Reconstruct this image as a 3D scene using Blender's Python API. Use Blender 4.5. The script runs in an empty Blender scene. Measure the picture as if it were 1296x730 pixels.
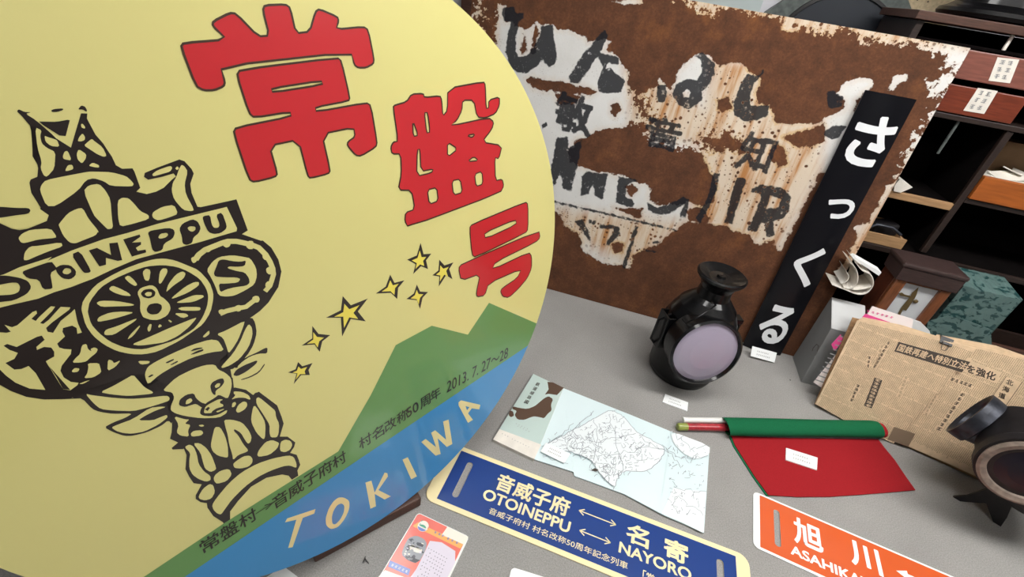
import bpy, bmesh, math, random
import numpy as np
from mathutils import Vector, Matrix
from mathutils.geometry import tessellate_polygon

random.seed(7)
rng = np.random.default_rng(11)
SC = bpy.context.scene
COL = SC.collection

# ------------------------------------------------------------------ camera
# The camera stands 0.9 m above a 0.75 m high display table, pitched down 34
# degrees and rolled, with a wide phone lens.  x runs along the table's back
# edge, y away from the viewer, z up.
TZ, H = 0.75, 0.9
FPX, CX, CY = 598.3, 648.0, 365.0
ROLL, PITCH = 0.167703, 0.594523
_up = np.array([0, -math.cos(PITCH), -math.sin(PITCH)])
_c, _s = math.cos(ROLL), math.sin(ROLL)
_up = np.array([[_c, -_s, 0], [_s, _c, 0], [0, 0, 1]]) @ _up
def _ln(a, b):
    n = np.cross((a[0]-CX, a[1]-CY, FPX), (b[0]-CX, b[1]-CY, FPX))
    return n / np.linalg.norm(n)
_u = np.cross(_ln((695, 366), (815, 399)), _up); _u /= np.linalg.norm(_u)
if _u[0] < 0: _u = -_u
CAMM = np.array([_u, np.cross(_up, _u), _up])       # camera axes -> world
CAM = np.array([0.0, 0.0, TZ + H])

cam = bpy.data.cameras.new('camera')
cam.sensor_fit = 'HORIZONTAL'
cam.sensor_width = 36.0
cam.lens = 36.0 * FPX / 1296.0
cam.clip_start = 0.02
cam_ob = bpy.data.objects.new('camera', cam)
COL.objects.link(cam_ob)
_R = Matrix(((CAMM[0, 0], -CAMM[0, 1], -CAMM[0, 2]),
             (CAMM[1, 0], -CAMM[1, 1], -CAMM[1, 2]),
             (CAMM[2, 0], -CAMM[2, 1], -CAMM[2, 2])))
cam_ob.matrix_world = Matrix.Translation(Vector(CAM)) @ _R.to_4x4()
SC.camera = cam_ob

# ------------------------------------------------------------------ light
SC.view_settings.view_transform = 'Standard'
SC.view_settings.look = 'None'
SC.view_settings.exposure = 0.0
SC.view_settings.gamma = 1.0
SC.view_settings.use_curve_mapping = False
world = bpy.data.worlds.new('world'); SC.world = world
world.use_nodes = True
world.node_tree.nodes['Background'].inputs[0].default_value = (0.85, 0.92, 1.0, 1)
world.node_tree.nodes['Background'].inputs[1].default_value = 0.6
LAMP_STRENGTH = 17.5
CEIL = 2.5
# ceiling fluorescent panels: x, y, length, width, turn
LAMPS = [(1.20, 0.65, 1.3, 0.32, 0.0), (0.15, 0.70, 0.9, 0.32, 0.0),
         (0.85, -0.70, 0.7, 0.32, 0.0)]  # second and third panels are unseen, added to brighten the felt and rusted sign

# ------------------------------------------------------------------ helpers
def ray(px, py):
    return CAMM @ np.array([px-CX, py-CY, FPX])
def on_pl(p, o, n):
    r = ray(*p); o = np.asarray(o, float); n = np.asarray(n, float)
    return CAM + r * (np.dot(o-CAM, n) / np.dot(r, n))
def on_z(p, h=0.0):                     # point h metres above the table top
    return on_pl(p, (0, 0, TZ+h), (0, 0, 1))
def on_y(p, y): return on_pl(p, (0, y, 0), (0, 1, 0))
def on_x(p, x): return on_pl(p, (x, 0, 0), (1, 0, 0))
def to_px(w):
    c = (np.asarray(w, float) - CAM) @ CAMM
    return np.stack([CX + FPX*c[..., 0]/c[..., 2], CY + FPX*c[..., 1]/c[..., 2]], -1)

def crop(x0, y0, s):                    # reads points measured on an enlarged detail
    def f(*pts): return [(x0 + x/s, y0 + y/s) for x, y in pts]
    return f

def nodes_of(name):
    m = bpy.data.materials.new(name); m.use_nodes = True
    nt = m.node_tree
    return m, nt, nt.nodes['Principled BSDF']

def mat(name, col, rough=0.5, metal=0.0, coat=0.0, noise=0.0, nscale=40.0, bump=0.0, bscale=200.0, spec=0.5, emit=None, coat_rough=0.06, stretch=None):
    m, nt, b = nodes_of(name)
    b.inputs['Base Color'].default_value = (*col, 1)
    b.inputs['Roughness'].default_value = rough
    b.inputs['Metallic'].default_value = metal
    b.inputs['Specular IOR Level'].default_value = spec
    if coat:
        b.inputs['Coat Weight'].default_value = coat
        b.inputs['Coat Roughness'].default_value = coat_rough
    if emit:
        b.inputs['Emission Color'].default_value = (*emit[0], 1)
        b.inputs['Emission Strength'].default_value = emit[1]
    L = nt.links
    tc = nt.nodes.new('ShaderNodeTexCoord')
    src = tc.outputs['Object']
    if stretch:
        mp = nt.nodes.new('ShaderNodeMapping'); mp.inputs['Scale'].default_value = stretch
        L.new(src, mp.inputs[0]); src = mp.outputs[0]
    if noise:
        n = nt.nodes.new('ShaderNodeTexNoise'); n.inputs['Scale'].default_value = nscale; n.inputs['Detail'].default_value = 6
        L.new(src, n.inputs['Vector'])
        r = nt.nodes.new('ShaderNodeValToRGB')
        r.color_ramp.elements[0].position = 0.3; r.color_ramp.elements[1].position = 0.7
        r.color_ramp.elements[0].color = (*[max(0, c*(1-noise)) for c in col], 1)
        r.color_ramp.elements[1].color = (*[min(1, c*(1+noise)) for c in col], 1)
        L.new(n.outputs['Fac'], r.inputs[0]); L.new(r.outputs[0], b.inputs['Base Color'])
    if bump:
        n2 = nt.nodes.new('ShaderNodeTexNoise'); n2.inputs['Scale'].default_value = bscale; n2.inputs['Detail'].default_value = 4
        L.new(src, n2.inputs['Vector'])
        bp = nt.nodes.new('ShaderNodeBump'); bp.inputs['Strength'].default_value = bump; bp.inputs['Distance'].default_value = 0.003
        L.new(n2.outputs['Fac'], bp.inputs['Height']); L.new(bp.outputs[0], b.inputs['Normal'])
    return m

def chaikin(p, n=1):
    p = [np.asarray(q, float) for q in p]
    for _ in range(n):
        o = []
        for i in range(len(p)):
            a, b = p[i], p[(i+1) % len(p)]
            o += [a*.8 + b*.2, a*.2 + b*.8]
        p = o
    return p

class MB:
    """collects faces, then links them as one mesh object"""
    def __init__(s): s.v, s.f, s.m, s.sm = [], [], [], []
    def add(s, vs, fs, mi=0, smooth=False):
        k = len(s.v)
        s.v += [tuple(map(float, v)) for v in vs]
        for f in fs:
            s.f.append(tuple(i+k for i in f)); s.m.append(mi); s.sm.append(smooth)
    def poly(s, loops, mi=0):           # 3D loops, the first the outline, the others holes
        if len(np.shape(loops[0])) == 1: loops = [loops]
        loops = [[Vector(p) for p in l] for l in loops]
        tr = tessellate_polygon(loops)
        s.add([p for l in loops for p in l], tr, mi)
    def slab(s, top, down, mi=0, mi_side=None, bevel=0):   # polygon extruded by vector down
        top = [np.asarray(p, float) for p in top]; n = len(top)
        bot = [p + down for p in top]
        tr = tessellate_polygon([[Vector(p) for p in top]])
        ms = mi if mi_side is None else mi_side
        s.add(top, tr, mi); s.add(bot, [t[::-1] for t in tr], ms)
        s.add(top+bot, [(i, (i+1) % n, n+(i+1) % n, n+i) for i in range(n)], ms)
    def box(s, c, d, mi=0, ax=None, bev=0.0):              # centre, full sizes, axes
        ax = np.eye(3) if ax is None else np.asarray(ax, float)
        bm = bmesh.new(); bmesh.ops.create_cube(bm, size=1)
        for v in bm.verts: v.co = Vector((v.co.x*d[0], v.co.y*d[1], v.co.z*d[2]))
        if bev: bmesh.ops.bevel(bm, geom=bm.edges[:], offset=bev, segments=2, profile=.5, affect='EDGES')
        bm.verts.index_update()
        vs = [np.asarray(c, float) + v.co.x*ax[0] + v.co.y*ax[1] + v.co.z*ax[2] for v in bm.verts]
        s.add(vs, [[v.index for v in f.verts] for f in bm.faces], mi); bm.free()
    def lathe(s, prof, o, axis=(0, 0, 1), n=48, mi=0, cap0=True, cap1=True, smooth=True, mis=None):
        axis = np.asarray(axis, float); axis /= np.linalg.norm(axis)
        a = np.cross(axis, (0, 0, 1.0) if abs(axis[2]) < .9 else (1.0, 0, 0)); a /= np.linalg.norm(a); b = np.cross(axis, a)
        o = np.asarray(o, float); vs = []
        for r, h in prof:
            for k in range(n):
                t = 2*math.pi*k/n
                vs.append(o + axis*h + r*(math.cos(t)*a + math.sin(t)*b))
        for i in range(len(prof)-1):
            fs = [(i*n+k, i*n+(k+1) % n, (i+1)*n+(k+1) % n, (i+1)*n+k) for k in range(n)]
            used = vs[i*n:(i+2)*n]
            s.add(used, [tuple(q-i*n for q in f) for f in fs], (mis[i] if mis else mi), smooth)
        if cap0: s.add(vs[:n], [tuple(range(n))[::-1]], mis[0] if mis else mi)
        if cap1: s.add(vs[-n:], [tuple(range(n))], mis[-1] if mis else mi)
    def tube(s, pts, r, mi=0, n=10, closed=False):
        pts = [np.asarray(p, float) for p in pts]; m = len(pts); rings = []; prev = None
        for i, p in enumerate(pts):
            t = pts[min(i+1, m-1)] - pts[max(i-1, 0)]
            t /= (np.linalg.norm(t) + 1e-9)
            if prev is None:
                a = np.cross(t, (0, 0, 1.0) if abs(t[2]) < .9 else (1.0, 0, 0))
            else: a = prev - t*np.dot(prev, t)
            a /= np.linalg.norm(a); b = np.cross(t, a); prev = a
            rr = r[i] if hasattr(r, '__len__') else r
            rings.append([p + rr*(math.cos(2*math.pi*k/n)*a + math.sin(2*math.pi*k/n)*b) for k in range(n)])
        vs = [v for q in rings for v in q]
        s.add(vs, [(i*n+k, i*n+(k+1) % n, (i+1)*n+(k+1) % n, (i+1)*n+k) for i in range(m-1) for k in range(n)], mi, True)
        s.add(rings[0], [tuple(range(n))[::-1]], mi); s.add(rings[-1], [tuple(range(n))], mi)
    def ribbon(s, pts, w, nrm, mi=0, closed=False):         # flat line of width w lying in a plane
        pts = [np.asarray(p, float) for p in pts]; nrm = np.asarray(nrm, float)
        if closed: pts = pts + [pts[0]]
        n = len(pts); vs = []
        for i, p in enumerate(pts):
            if closed and i in (0, n-1): t = pts[1] - pts[n-2]
            else: t = pts[min(i+1, n-1)] - pts[max(i-1, 0)]
            d = np.cross(nrm, t); d /= (np.linalg.norm(d) + 1e-9)
            vs += [p + d*w/2, p - d*w/2]
        s.add(vs, [(2*i, 2*i+1, 2*i+3, 2*i+2) for i in range(n-1)], mi)
    def build(s, name, mats, parent=None, weld=False):
        org = Vector((0, 0, 0))
        if parent is not None and parent.type == 'EMPTY': org = parent.matrix_world.translation
        me = bpy.data.meshes.new(name)
        base = s.pivot() if parent is None else np.zeros(3)
        off = np.array(org) if parent is not None else base
        if parent is not None and parent.type != 'EMPTY': off = np.array(PIV[parent.name])
        me.from_pydata([tuple(np.array(v)-off) for v in s.v], [], s.f)
        if not isinstance(mats, (list, tuple)): mats = [mats]
        for m in mats: me.materials.append(m)
        for p, mi, sm in zip(me.polygons, s.m, s.sm):
            p.material_index = mi; p.use_smooth = sm
        me.update()
        o = bpy.data.objects.new(name, me); COL.objects.link(o)
        if parent is not None: o.parent = parent
        else: o.location = Vector(base)
        PIV[o.name] = tuple(off)
        return o
    def pivot(s):
        a = np.array(s.v); return np.array([(a[:, 0].min()+a[:, 0].max())/2, (a[:, 1].min()+a[:, 1].max())/2, a[:, 2].min()])
PIV = {}

def tag(o, label, cat, group=None, kind=None):
    o['label'] = label; o['category'] = cat
    if group: o['group'] = group
    if kind: o['kind'] = kind
    return o
def thing(name, loc, label, cat, group=None):
    o = bpy.data.objects.new(name, None); COL.objects.link(o)
    o.empty_display_size = .05
    o.location = Vector(loc); o.matrix_world = Matrix.Translation(Vector(loc))
    return tag(o, label, cat, group)
def structure(o): o['kind'] = 'structure'; return o

# lettering: glyph outlines of Blender's built-in font as flat triangles
_gl = {}
def glyphs(s, bold=0.0):
    key = (s, bold)
    if key not in _gl:
        cu = bpy.data.curves.new('lettering', 'FONT'); cu.body = s; cu.offset = bold
        cu.fill_mode = 'FRONT'; cu.resolution_u = 4
        ob = bpy.data.objects.new('lettering', cu); COL.objects.link(ob)
        dg = bpy.context.evaluated_depsgraph_get(); ev = ob.evaluated_get(dg); me = ev.to_mesh()
        v = np.array([q.co[:2] for q in me.vertices]).reshape(-1, 2)
        f = [tuple(p.vertices) for p in me.polygons]
        ev.to_mesh_clear(); bpy.data.objects.remove(ob); bpy.data.curves.remove(cu)
        _gl[key] = (v, f)
    return _gl[key]
def thick(s, bold):
    """glyph triangles plus a rim of width bold along every outline edge"""
    v, f = glyphs(s, 0.0); v = v.copy(); f = list(f)
    if bold and len(v):
        cnt = {}
        for fc in f:
            for x in range(len(fc)):
                k = (fc[x], fc[(x+1) % len(fc)]); kk = tuple(sorted(k)); cnt[kk] = cnt.get(kk, 0)+1
        extra = []; n = len(v); lv = [0]*n; q = 0
        for (i, j), c in cnt.items():
            if c != 1: continue
            d = v[j]-v[i]; L = np.linalg.norm(d)
            if L < 1e-7: continue
            d /= L; m = np.array([-d[1], d[0]])*bold; d = d*bold*.5
            k = n+len(extra); q += 1; lv += [1+q % 9]*6
            extra += [v[i]-d*.8+m*.9, v[i]-d*1.6, v[i]-d*.8-m*.9, v[j]+d*.8-m*.9, v[j]+d*1.6, v[j]+d*.8+m*.9]
            f.append((k, k+1, k+2, k+3, k+4, k+5))
        if extra: v = np.concatenate([v, np.array(extra)])
    else: lv = [0]*len(v)
    return v, f, np.array(lv)*.00002
def letter(mb, s, tl, tr, bl, lift, mi, bold=0.0):
    """the tight box of the string goes on the parallelogram tl, tr, bl (3D points)"""
    v, f, lv = thick(s, bold)
    if not len(v): return
    lo, hi = v.min(0), v.max(0); t = (v-lo)/np.maximum(hi-lo, 1e-6)
    tl, tr, bl = map(np.asarray, (tl, tr, bl))
    nr = np.cross(tr-tl, tl-bl); nr /= np.linalg.norm(nr)
    P = bl + t[:, :1]*(tr-tl) + t[:, 1:]*(tl-bl) + np.asarray(lift) + lv[:, None]*nr
    mb.add(P, f, mi)
def scribble(mb, o, ux, uy, nrm_lift, mi, k=3):
    """one small unreadable printed mark in the cell o, ux, uy"""
    for i in range(k):
        y = (i+.3)/k
        a, b = random.uniform(0, .25), random.uniform(.7, 1)
        q = [o+ux*a+uy*y, o+ux*b+uy*y, o+ux*b+uy*(y+.5/k), o+ux*a+uy*(y+.5/k)]
        mb.add([p+nrm_lift for p in q], [(0, 1, 2, 3)], mi)
    x = random.uniform(.3, .6)
    q = [o+ux*x+uy*.05, o+ux*(x+.16)+uy*.05, o+ux*(x+.16)+uy*.95, o+ux*x+uy*.95]
    mb.add([p+nrm_lift for p in q], [(0, 1, 2, 3)], mi)
UP = np.array([0, 0, 1.0])

# ------------------------------------------------------------------ materials
def table_mat():
    m, nt, b = nodes_of('grey_needle_felt'); L = nt.links
    tc = nt.nodes.new('ShaderNodeTexCoord')
    n1 = nt.nodes.new('ShaderNodeTexNoise'); n1.inputs['Scale'].default_value = 420; n1.inputs['Detail'].default_value = 3
    n2 = nt.nodes.new('ShaderNodeTexNoise'); n2.inputs['Scale'].default_value = 9; n2.inputs['Detail'].default_value = 3
    L.new(tc.outputs['Object'], n1.inputs['Vector']); L.new(tc.outputs['Object'], n2.inputs['Vector'])
    r = nt.nodes.new('ShaderNodeValToRGB')
    r.color_ramp.elements[0].position = .25; r.color_ramp.elements[0].color = (.255, .247, .237, 1)
    r.color_ramp.elements[1].position = .75; r.color_ramp.elements[1].color = (.425, .413, .397, 1)
    L.new(n1.outputs['Fac'], r.inputs[0])
    mx = nt.nodes.new('ShaderNodeMix'); mx.data_type = 'RGBA'; mx.blend_type = 'MULTIPLY'; mx.inputs['Factor'].default_value = .25
    L.new(r.outputs[0], mx.inputs['A']); L.new(n2.outputs['Fac'], mx.inputs['B'])
    L.new(mx.outputs['Result'], b.inputs['Base Color'])
    b.inputs['Roughness'].default_value = .95; b.inputs['Specular IOR Level'].default_value = .1
    bp = nt.nodes.new('ShaderNodeBump'); bp.inputs['Strength'].default_value = .35; bp.inputs['Distance'].default_value = .002
    L.new(n1.outputs['Fac'], bp.inputs['Height']); L.new(bp.outputs[0], b.inputs['Normal'])
    return m

M = {}
def mk(k, *a, **kw): M[k] = mat(k, *a, **kw)
M['felt'] = table_mat()
mk('wall_paint', (.62, .62, .66), .8, bump=.1, bscale=300)
mk('ceiling_paint', (.75, .75, .73), .9)
mk('floor_tile', (.30, .27, .23), .5, noise=.15, nscale=3)
mk('lamp_white', (.9, .9, .9), .5, emit=((1, .985, .955), LAMP_STRENGTH))
mk('lamp_frame', (.7, .7, .7), .4)
mk('yellow_film', (.67, .615, .235), .35, coat=.9, coat_rough=.10)
mk('red_film', (.52, .016, .022), .35, coat=.9, coat_rough=.10)
mk('brown_line', (.045, .02, .008), .4, coat=.6)
mk('green_film', (.115, .27, .076), .35, coat=.9, coat_rough=.10)
mk('blue_film', (.028, .23, .51), .35, coat=.9, coat_rough=.10)
mk('cream_film', (.74, .64, .30), .35, coat=.9, coat_rough=.10)
mk('star_yellow', (.78, .66, .09), .35, coat=.9, coat_rough=.10)
mk('black_film', (.016, .010, .008), .3, coat=.9, coat_rough=.10)
mk('board_edge', (.62, .60, .50), .5)
mk('brown_wood', (.070, .030, .019), .55, noise=.35, nscale=30, stretch=(1, 12, 12), bump=.1)
mk('dark_wood', (.022, .012, .009), .5, noise=.4, nscale=25, stretch=(2, 14, 14), coat=.15, coat_rough=.3)
mk('shaded_interior_wood', (.004, .003, .003), .95, spec=.05, noise=.3, nscale=20)  # near black: the shade inside the cabinet is put into the colour
mk('red_drawer', (.16, .030, .012), .38, noise=.25, nscale=22, stretch=(1, 10, 10), coat=.3, coat_rough=.25)
mk('faded_red_drawer', (.21, .075, .055), .35, noise=.2, nscale=22, stretch=(1, 10, 10), coat=.3, coat_rough=.3)
mk('orange_wood', (.34, .088, .012), .5, noise=.2, nscale=18, stretch=(1, 9, 9))
mk('tan_wood', (.36, .21, .10), .6, noise=.2, nscale=20, stretch=(1, 9, 9))
mk('old_paper', (.66, .49, .315), .8, noise=.12, nscale=60)
mk('white_paper', (.86, .88, .88), .6)
mk('cream_paper', (.76, .72, .65), .7, noise=.08, nscale=40)
mk('grey_print', (.30, .30, .30), .7)
mk('faded_print', (.36, .265, .165), .7)
mk('dull_card', (.24, .14, .07), .8, noise=.15, nscale=20)
mk('dark_print', (.06, .045, .035), .7)
mk('black_enamel', (.004, .004, .006), .3, coat=.15, coat_rough=.15, spec=.25)
mk('white_enamel', (.80, .82, .84), .3, coat=.4)
mk('black_lacquer', (.0025, .0025, .003), .4, coat=.4, coat_rough=.09, spec=.15, bump=.10, bscale=60, noise=.3, nscale=60)
mk('worn_black', (.006, .005, .006), .5, noise=.5, nscale=55, bump=.25, bscale=90)
mk('worn_steel', (.036, .039, .05), .4, metal=.6, noise=.4, nscale=40, bump=.15, bscale=90)
mk('chipped_ring', (.24, .19, .155), .6, noise=.35, nscale=70, bump=.2, bscale=120)
mk('violet_lens', (.34, .30, .385), .28, coat=.5, coat_rough=.12, spec=.6)
mk('dark_lens', (.008, .006, .014), .3, spec=.3)
mk('sign_navy', (.010, .046, .225), .28, coat=.7, coat_rough=.08)
mk('sign_cream', (.88, .76, .44), .35, coat=.6, coat_rough=.08)
mk('sign_orange', (.66, .11, .026), .3, coat=.7, coat_rough=.08)
mk('sign_white', (.90, .93, .93), .3, coat=.7, coat_rough=.08)
mk('pale_teal', (.50, .62, .58), .45, coat=.3)
mk('map_sea', (.66, .78, .80), .6)
mk('map_land', (.76, .81, .825), .6)
mk('map_line', (.23, .26, .29), .7)
mk('island_brown', (.085, .045, .025), .6)
mk('flag_red', (.31, .010, .015), .85, noise=.08, nscale=300, bump=.1, bscale=900, spec=.2)
mk('flag_green', (.005, .115, .045), .85, noise=.08, nscale=300, bump=.1, bscale=900, spec=.2)
mk('flag_dark', (.01, .03, .02), .9)
mk('pole_white', (.78, .77, .74), .35, coat=.3)
mk('pole_red', (.36, .02, .03), .35, coat=.4, noise=.3, nscale=120)
mk('pole_tip_green', (.26, .30, .06), .4, coat=.3)
mk('card_red', (.80, .16, .12), .35, coat=.8, coat_rough=.08)
mk('card_orange', (.86, .42, .12), .35, coat=.8, coat_rough=.08)
mk('card_pale', (.86, .80, .70), .35, coat=.8, coat_rough=.08)
mk('card_lilac', (.72, .66, .76), .35, coat=.8, coat_rough=.08)
mk('card_blue', (.16, .22, .55), .35, coat=.8, coat_rough=.08)
mk('card_green', (.08, .36, .22), .35, coat=.8, coat_rough=.08)
mk('photo_grey', (.30, .31, .34), .35, coat=.8, coat_rough=.08)
mk('photo_dark', (.05, .05, .07), .35, coat=.8, coat_rough=.08)
mk('laminate', (.86, .86, .84), .25, coat=1, coat_rough=.05)
mk('file_grey', (.22, .225, .225), .55, bump=.05)
mk('file_light', (.52, .53, .53), .55)
mk('pink_print', (.68, .06, .25), .6)
mk('packet_paper', (.78, .70, .68), .6)
mk('clock_wood', (.10, .028, .014), .4, noise=.3, nscale=25, stretch=(8, 8, 1), coat=.3, coat_rough=.2)
mk('clock_frame_wood', (.19, .065, .026), .35, noise=.3, nscale=25, stretch=(8, 8, 1), coat=.4, coat_rough=.2)
mk('dial_white', (.58, .60, .62), .4)
mk('old_brass', (.17, .12, .05), .45, metal=.5)
mk('gauge_grey', (.085, .10, .095), .6, noise=.35, nscale=60)
mk('gauge_face', (.014, .018, .026), .5, coat=.15)
mk('photo_brown', (.20, .14, .09), .7)
mk('ruler_teal', (.45, .52, .52), .5)
mk('pin_board', (.52, .42, .27), .8, noise=.2, nscale=150)
mk('red_plastic', (.35, .02, .02), .4)
mk('black_clip', (.012, .011, .012), .3, coat=.4)
mk('clip_wire', (.10, .09, .08), .4, metal=.6)
mk('cornice_wood', (.045, .026, .024), .45, noise=.3, nscale=25, stretch=(2, 12, 12), coat=.2, coat_rough=.3)

# ------------------------------------------------------------------ room
def rect_struct(name, c, d, m):
    b = MB(); b.box(c, d); return structure(b.build(name, m))
YB = 1.80
rect_struct('floor', (0.4, -.7, -.03), (7.6, 5.6, .06), M['floor_tile'])
rect_struct('ceiling', (0.4, -.7, CEIL+.03), (7.6, 5.6, .06), M['ceiling_paint'])
rect_struct('wall_back', (0.4, YB+.03, CEIL/2), (7.6, .06, CEIL), M['wall_paint'])
rect_struct('wall_left', (-3.03, -.7, CEIL/2), (.06, 4.94, CEIL), M['wall_paint'])
rect_struct('wall_right', (3.83, -.7, CEIL/2), (.06, 4.94, CEIL), M['wall_paint'])
rect_struct('wall_front', (0.4, -3.43, CEIL/2), (7.6, .06, CEIL), M['wall_paint'])
p = on_y((594, 6), YB-.04)
b = MB(); b.box((p[0]-.002, YB-.0255, CEIL/2), (.05, .049, CEIL-.004), bev=.003)
structure(b.build('trim_1', M['brown_wood']))
for i, (x, y, l, w, a) in enumerate(LAMPS):
    t = thing('ceiling_light', (x, y, CEIL-.06), 'long white ceiling light panel overhead, out of the picture', 'lamp', 'ceiling light panels')
    ax = [(math.cos(a), math.sin(a), 0), (-math.sin(a), math.cos(a), 0), (0, 0, 1)]
    b = MB(); b.box((x, y, CEIL-.0305), (l+.06, w+.06, .059), ax=ax); b.build('frame', M['lamp_frame'], t)
    b = MB(); b.box((x, y, CEIL-.066), (l, w, .012), ax=ax); b.build('diffuser', M['lamp_white'], t)

# ------------------------------------------------------------------ display table
t = thing('display_table', (.35, .72, 0), 'long display table with a grey felt top that everything lies on', 'table')
b = MB(); b.box((.35, .575, TZ-.02), (4.6, 2.29, .04), bev=.006); b.build('tabletop', M['felt'], t)
b = MB(); b.box((.35, .62, (TZ-.04)/2), (4.4, 2.1, TZ-.04)); b.build('base', M['brown_wood'], t)

# ------------------------------------------------------------------ round train headmark
KD = .90
DN = -np.array([-0.85372041, 0.48742502, -0.18324387])           # outward normal of the face
DR = .49 * H
DC = CAM + np.array([-0.70581584, 1.08909546, -0.98877588]) * DR
DUP = UP - DN*DN[2]; DUP /= np.linalg.norm(DUP)
DSD = np.cross(DUP, DN)
LAY = .00028
def disc2(p):
    w = on_pl(p, DC, DN) - DC; return np.array([w @ DSD, w @ DUP])
def disc3(q, lay): return DC + q[0]*DSD + q[1]*DUP + DN*LAY*lay
def clip_disc(q, R):
    n = 120
    for k in range(n):
        a = 2*math.pi*(k+.5)/n; nx, ny = math.cos(a), math.sin(a); d = R*math.cos(math.pi/n)
        out = []
        for i in range(len(q)):
            A, B = q[i], q[(i+1) % len(q)]
            da, db = A[0]*nx+A[1]*ny-d, B[0]*nx+B[1]*ny-d
            if da <= 0: out.append(A)
            if (da < 0) != (db < 0) and abs(da-db) > 1e-12: out.append(A + (B-A)*(da/(da-db)))
        q = out
        if not q: return q
    return q
mb = MB()
DM = ['yellow_film', 'red_film', 'brown_line', 'green_film', 'blue_film', 'cream_film', 'star_yellow', 'black_film', 'board_edge']
n = 160
ring = [disc3(np.array([math.cos(2*math.pi*k/n), math.sin(2*math.pi*k/n)])*DR, 0) for k in range(n)]
mb.add(ring, [tuple(range(n))], 0)
back = [p - DN*.008 for p in ring]
mb.add(ring+back, [(k, n+k, n+(k+1) % n, (k+1) % n) for k in range(n)], 8)
mb.add(back, [tuple(range(n))[::-1]], 8)
def art(pts, mi, lay, sm=0, holes=(), line=0.0, line_mi=2):
    q = [disc2(p) for p in (chaikin(pts, sm) if sm else pts)]
    q = clip_disc(q, DR*.9995)
    if len(q) < 3: return
    hs = [[disc2(p) for p in (chaikin(h, sm) if sm else h)] for h in holes]
    mb.poly([[disc3(x, lay) for x in q]] + [[disc3(x, lay) for x in h] for h in hs], mi)
    if line:
        for l in [q]+hs: mb.ribbon([disc3(x, lay+.6) for x in l], line, DN, line_mi, closed=True)
# coloured bands: green foot and peaks, blue foot
gl = [(60, 811), (181.5, 730), (284, 661.5), (428, 571), (469, 500), (500.7, 436.5), (546.4, 412), (592, 423.3), (618.8, 383), (678.7, 409), (720, 427), (720, 760), (300, 900)]
art(gl, 3, 1)
A2, B2 = disc2((233, 730)), disc2((666, 438.4))
d2 = (B2-A2)/np.linalg.norm(B2-A2); nn2 = np.array([d2[1], -d2[0]])
bl = clip_disc([A2-d2*.6, A2-d2*.6+nn2*.9, B2+d2*.4+nn2*.9, B2+d2*.4], DR*.9995)
mb.poly([[disc3(x, 2) for x in bl]], 4)
# the three big red characters
C = crop(200, 0, 3.04)
art(C((88,180),(98,165),(265,152),(210,100),(212,82),(275,50),(300,52),(385,140),(428,137),(403,40),(410,20),(490,17),(508,30),(530,128),(583,122),(605,45),(620,35),(690,65),(694,80),(685,113),(790,103),(808,115),(830,225),(828,245),(800,260),(770,260),(755,250),(742,200),(240,255),(257,315),(252,332),(215,347),(175,347),(145,330)), 1, 1, 1, line=.0022)
art(C((303,290),(315,268),(690,222),(705,235),(737,375),(733,388),(605,412),(608,430),(800,395),(818,405),(842,545),(838,565),(780,600),(760,597),(728,560),(730,545),(758,525),(752,490),(630,515),(662,655),(655,668),(585,685),(575,675),(540,537),(428,560),(459,668),(450,680),(370,700),(350,690),(290,510),(300,490),(512,448),(508,430),(370,452),(350,435)), 1, 1, 1,
    holes=[C((435,340),(628,310),(634,325),(440,356))], line=.0022)
C = crop(440, 80, 2.355)
art(C((135,130),(140,125),(175,115),(190,92),(225,90),(228,102),(275,97),(280,110),(283,158),(297,140),(298,75),(405,55),(410,65),(412,135),(420,133),(420,110),(452,100),(452,125),(440,150),(410,163),(385,160),(376,110),(342,110),(340,140),(325,170),(305,187),(420,162),(435,175),(430,195),(400,235),(460,245),(450,285),(438,280),(440,350),(460,345),(465,365),(455,385),(180,488),(170,470),(172,445),(200,435),(190,378),(150,378),(160,330),(158,270),(132,270),(128,250),(135,235),(150,232)), 1, 1, 1,
    holes=[C(*h) for h in (((193,170),(210,215),(195,218)), ((228,147),(238,147),(245,205),(235,208)), ((207,258),(215,255),(218,322),(255,315),(250,326),(205,337)), ((297,235),(328,255),(297,280)), ((355,215),(380,210),(370,222)), ((357,293),(375,278),(390,290)), ((237,377),(265,370),(270,410),(243,420)), ((310,350),(335,345),(342,385),(315,393)), ((378,330),(400,322),(403,360),(382,367)))], line=.0022)
art(C((363,490),(370,480),(530,413),(537,420),(537,495),(530,505),(380,578),(370,570)), 1, 1, 1, holes=[C((407,505),(500,465),(503,480),(410,523))], line=.0022)
art(C((330,610),(340,598),(570,498),(573,520),(560,533),(440,592),(430,615),(540,563),(548,575),(548,610),(535,640),(510,670),(480,698),(462,695),(455,680),(460,670),(505,640),(518,612),(420,655),(408,692),(385,696),(383,683),(395,627),(338,648)), 1, 1, 1, line=.0022)
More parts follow.
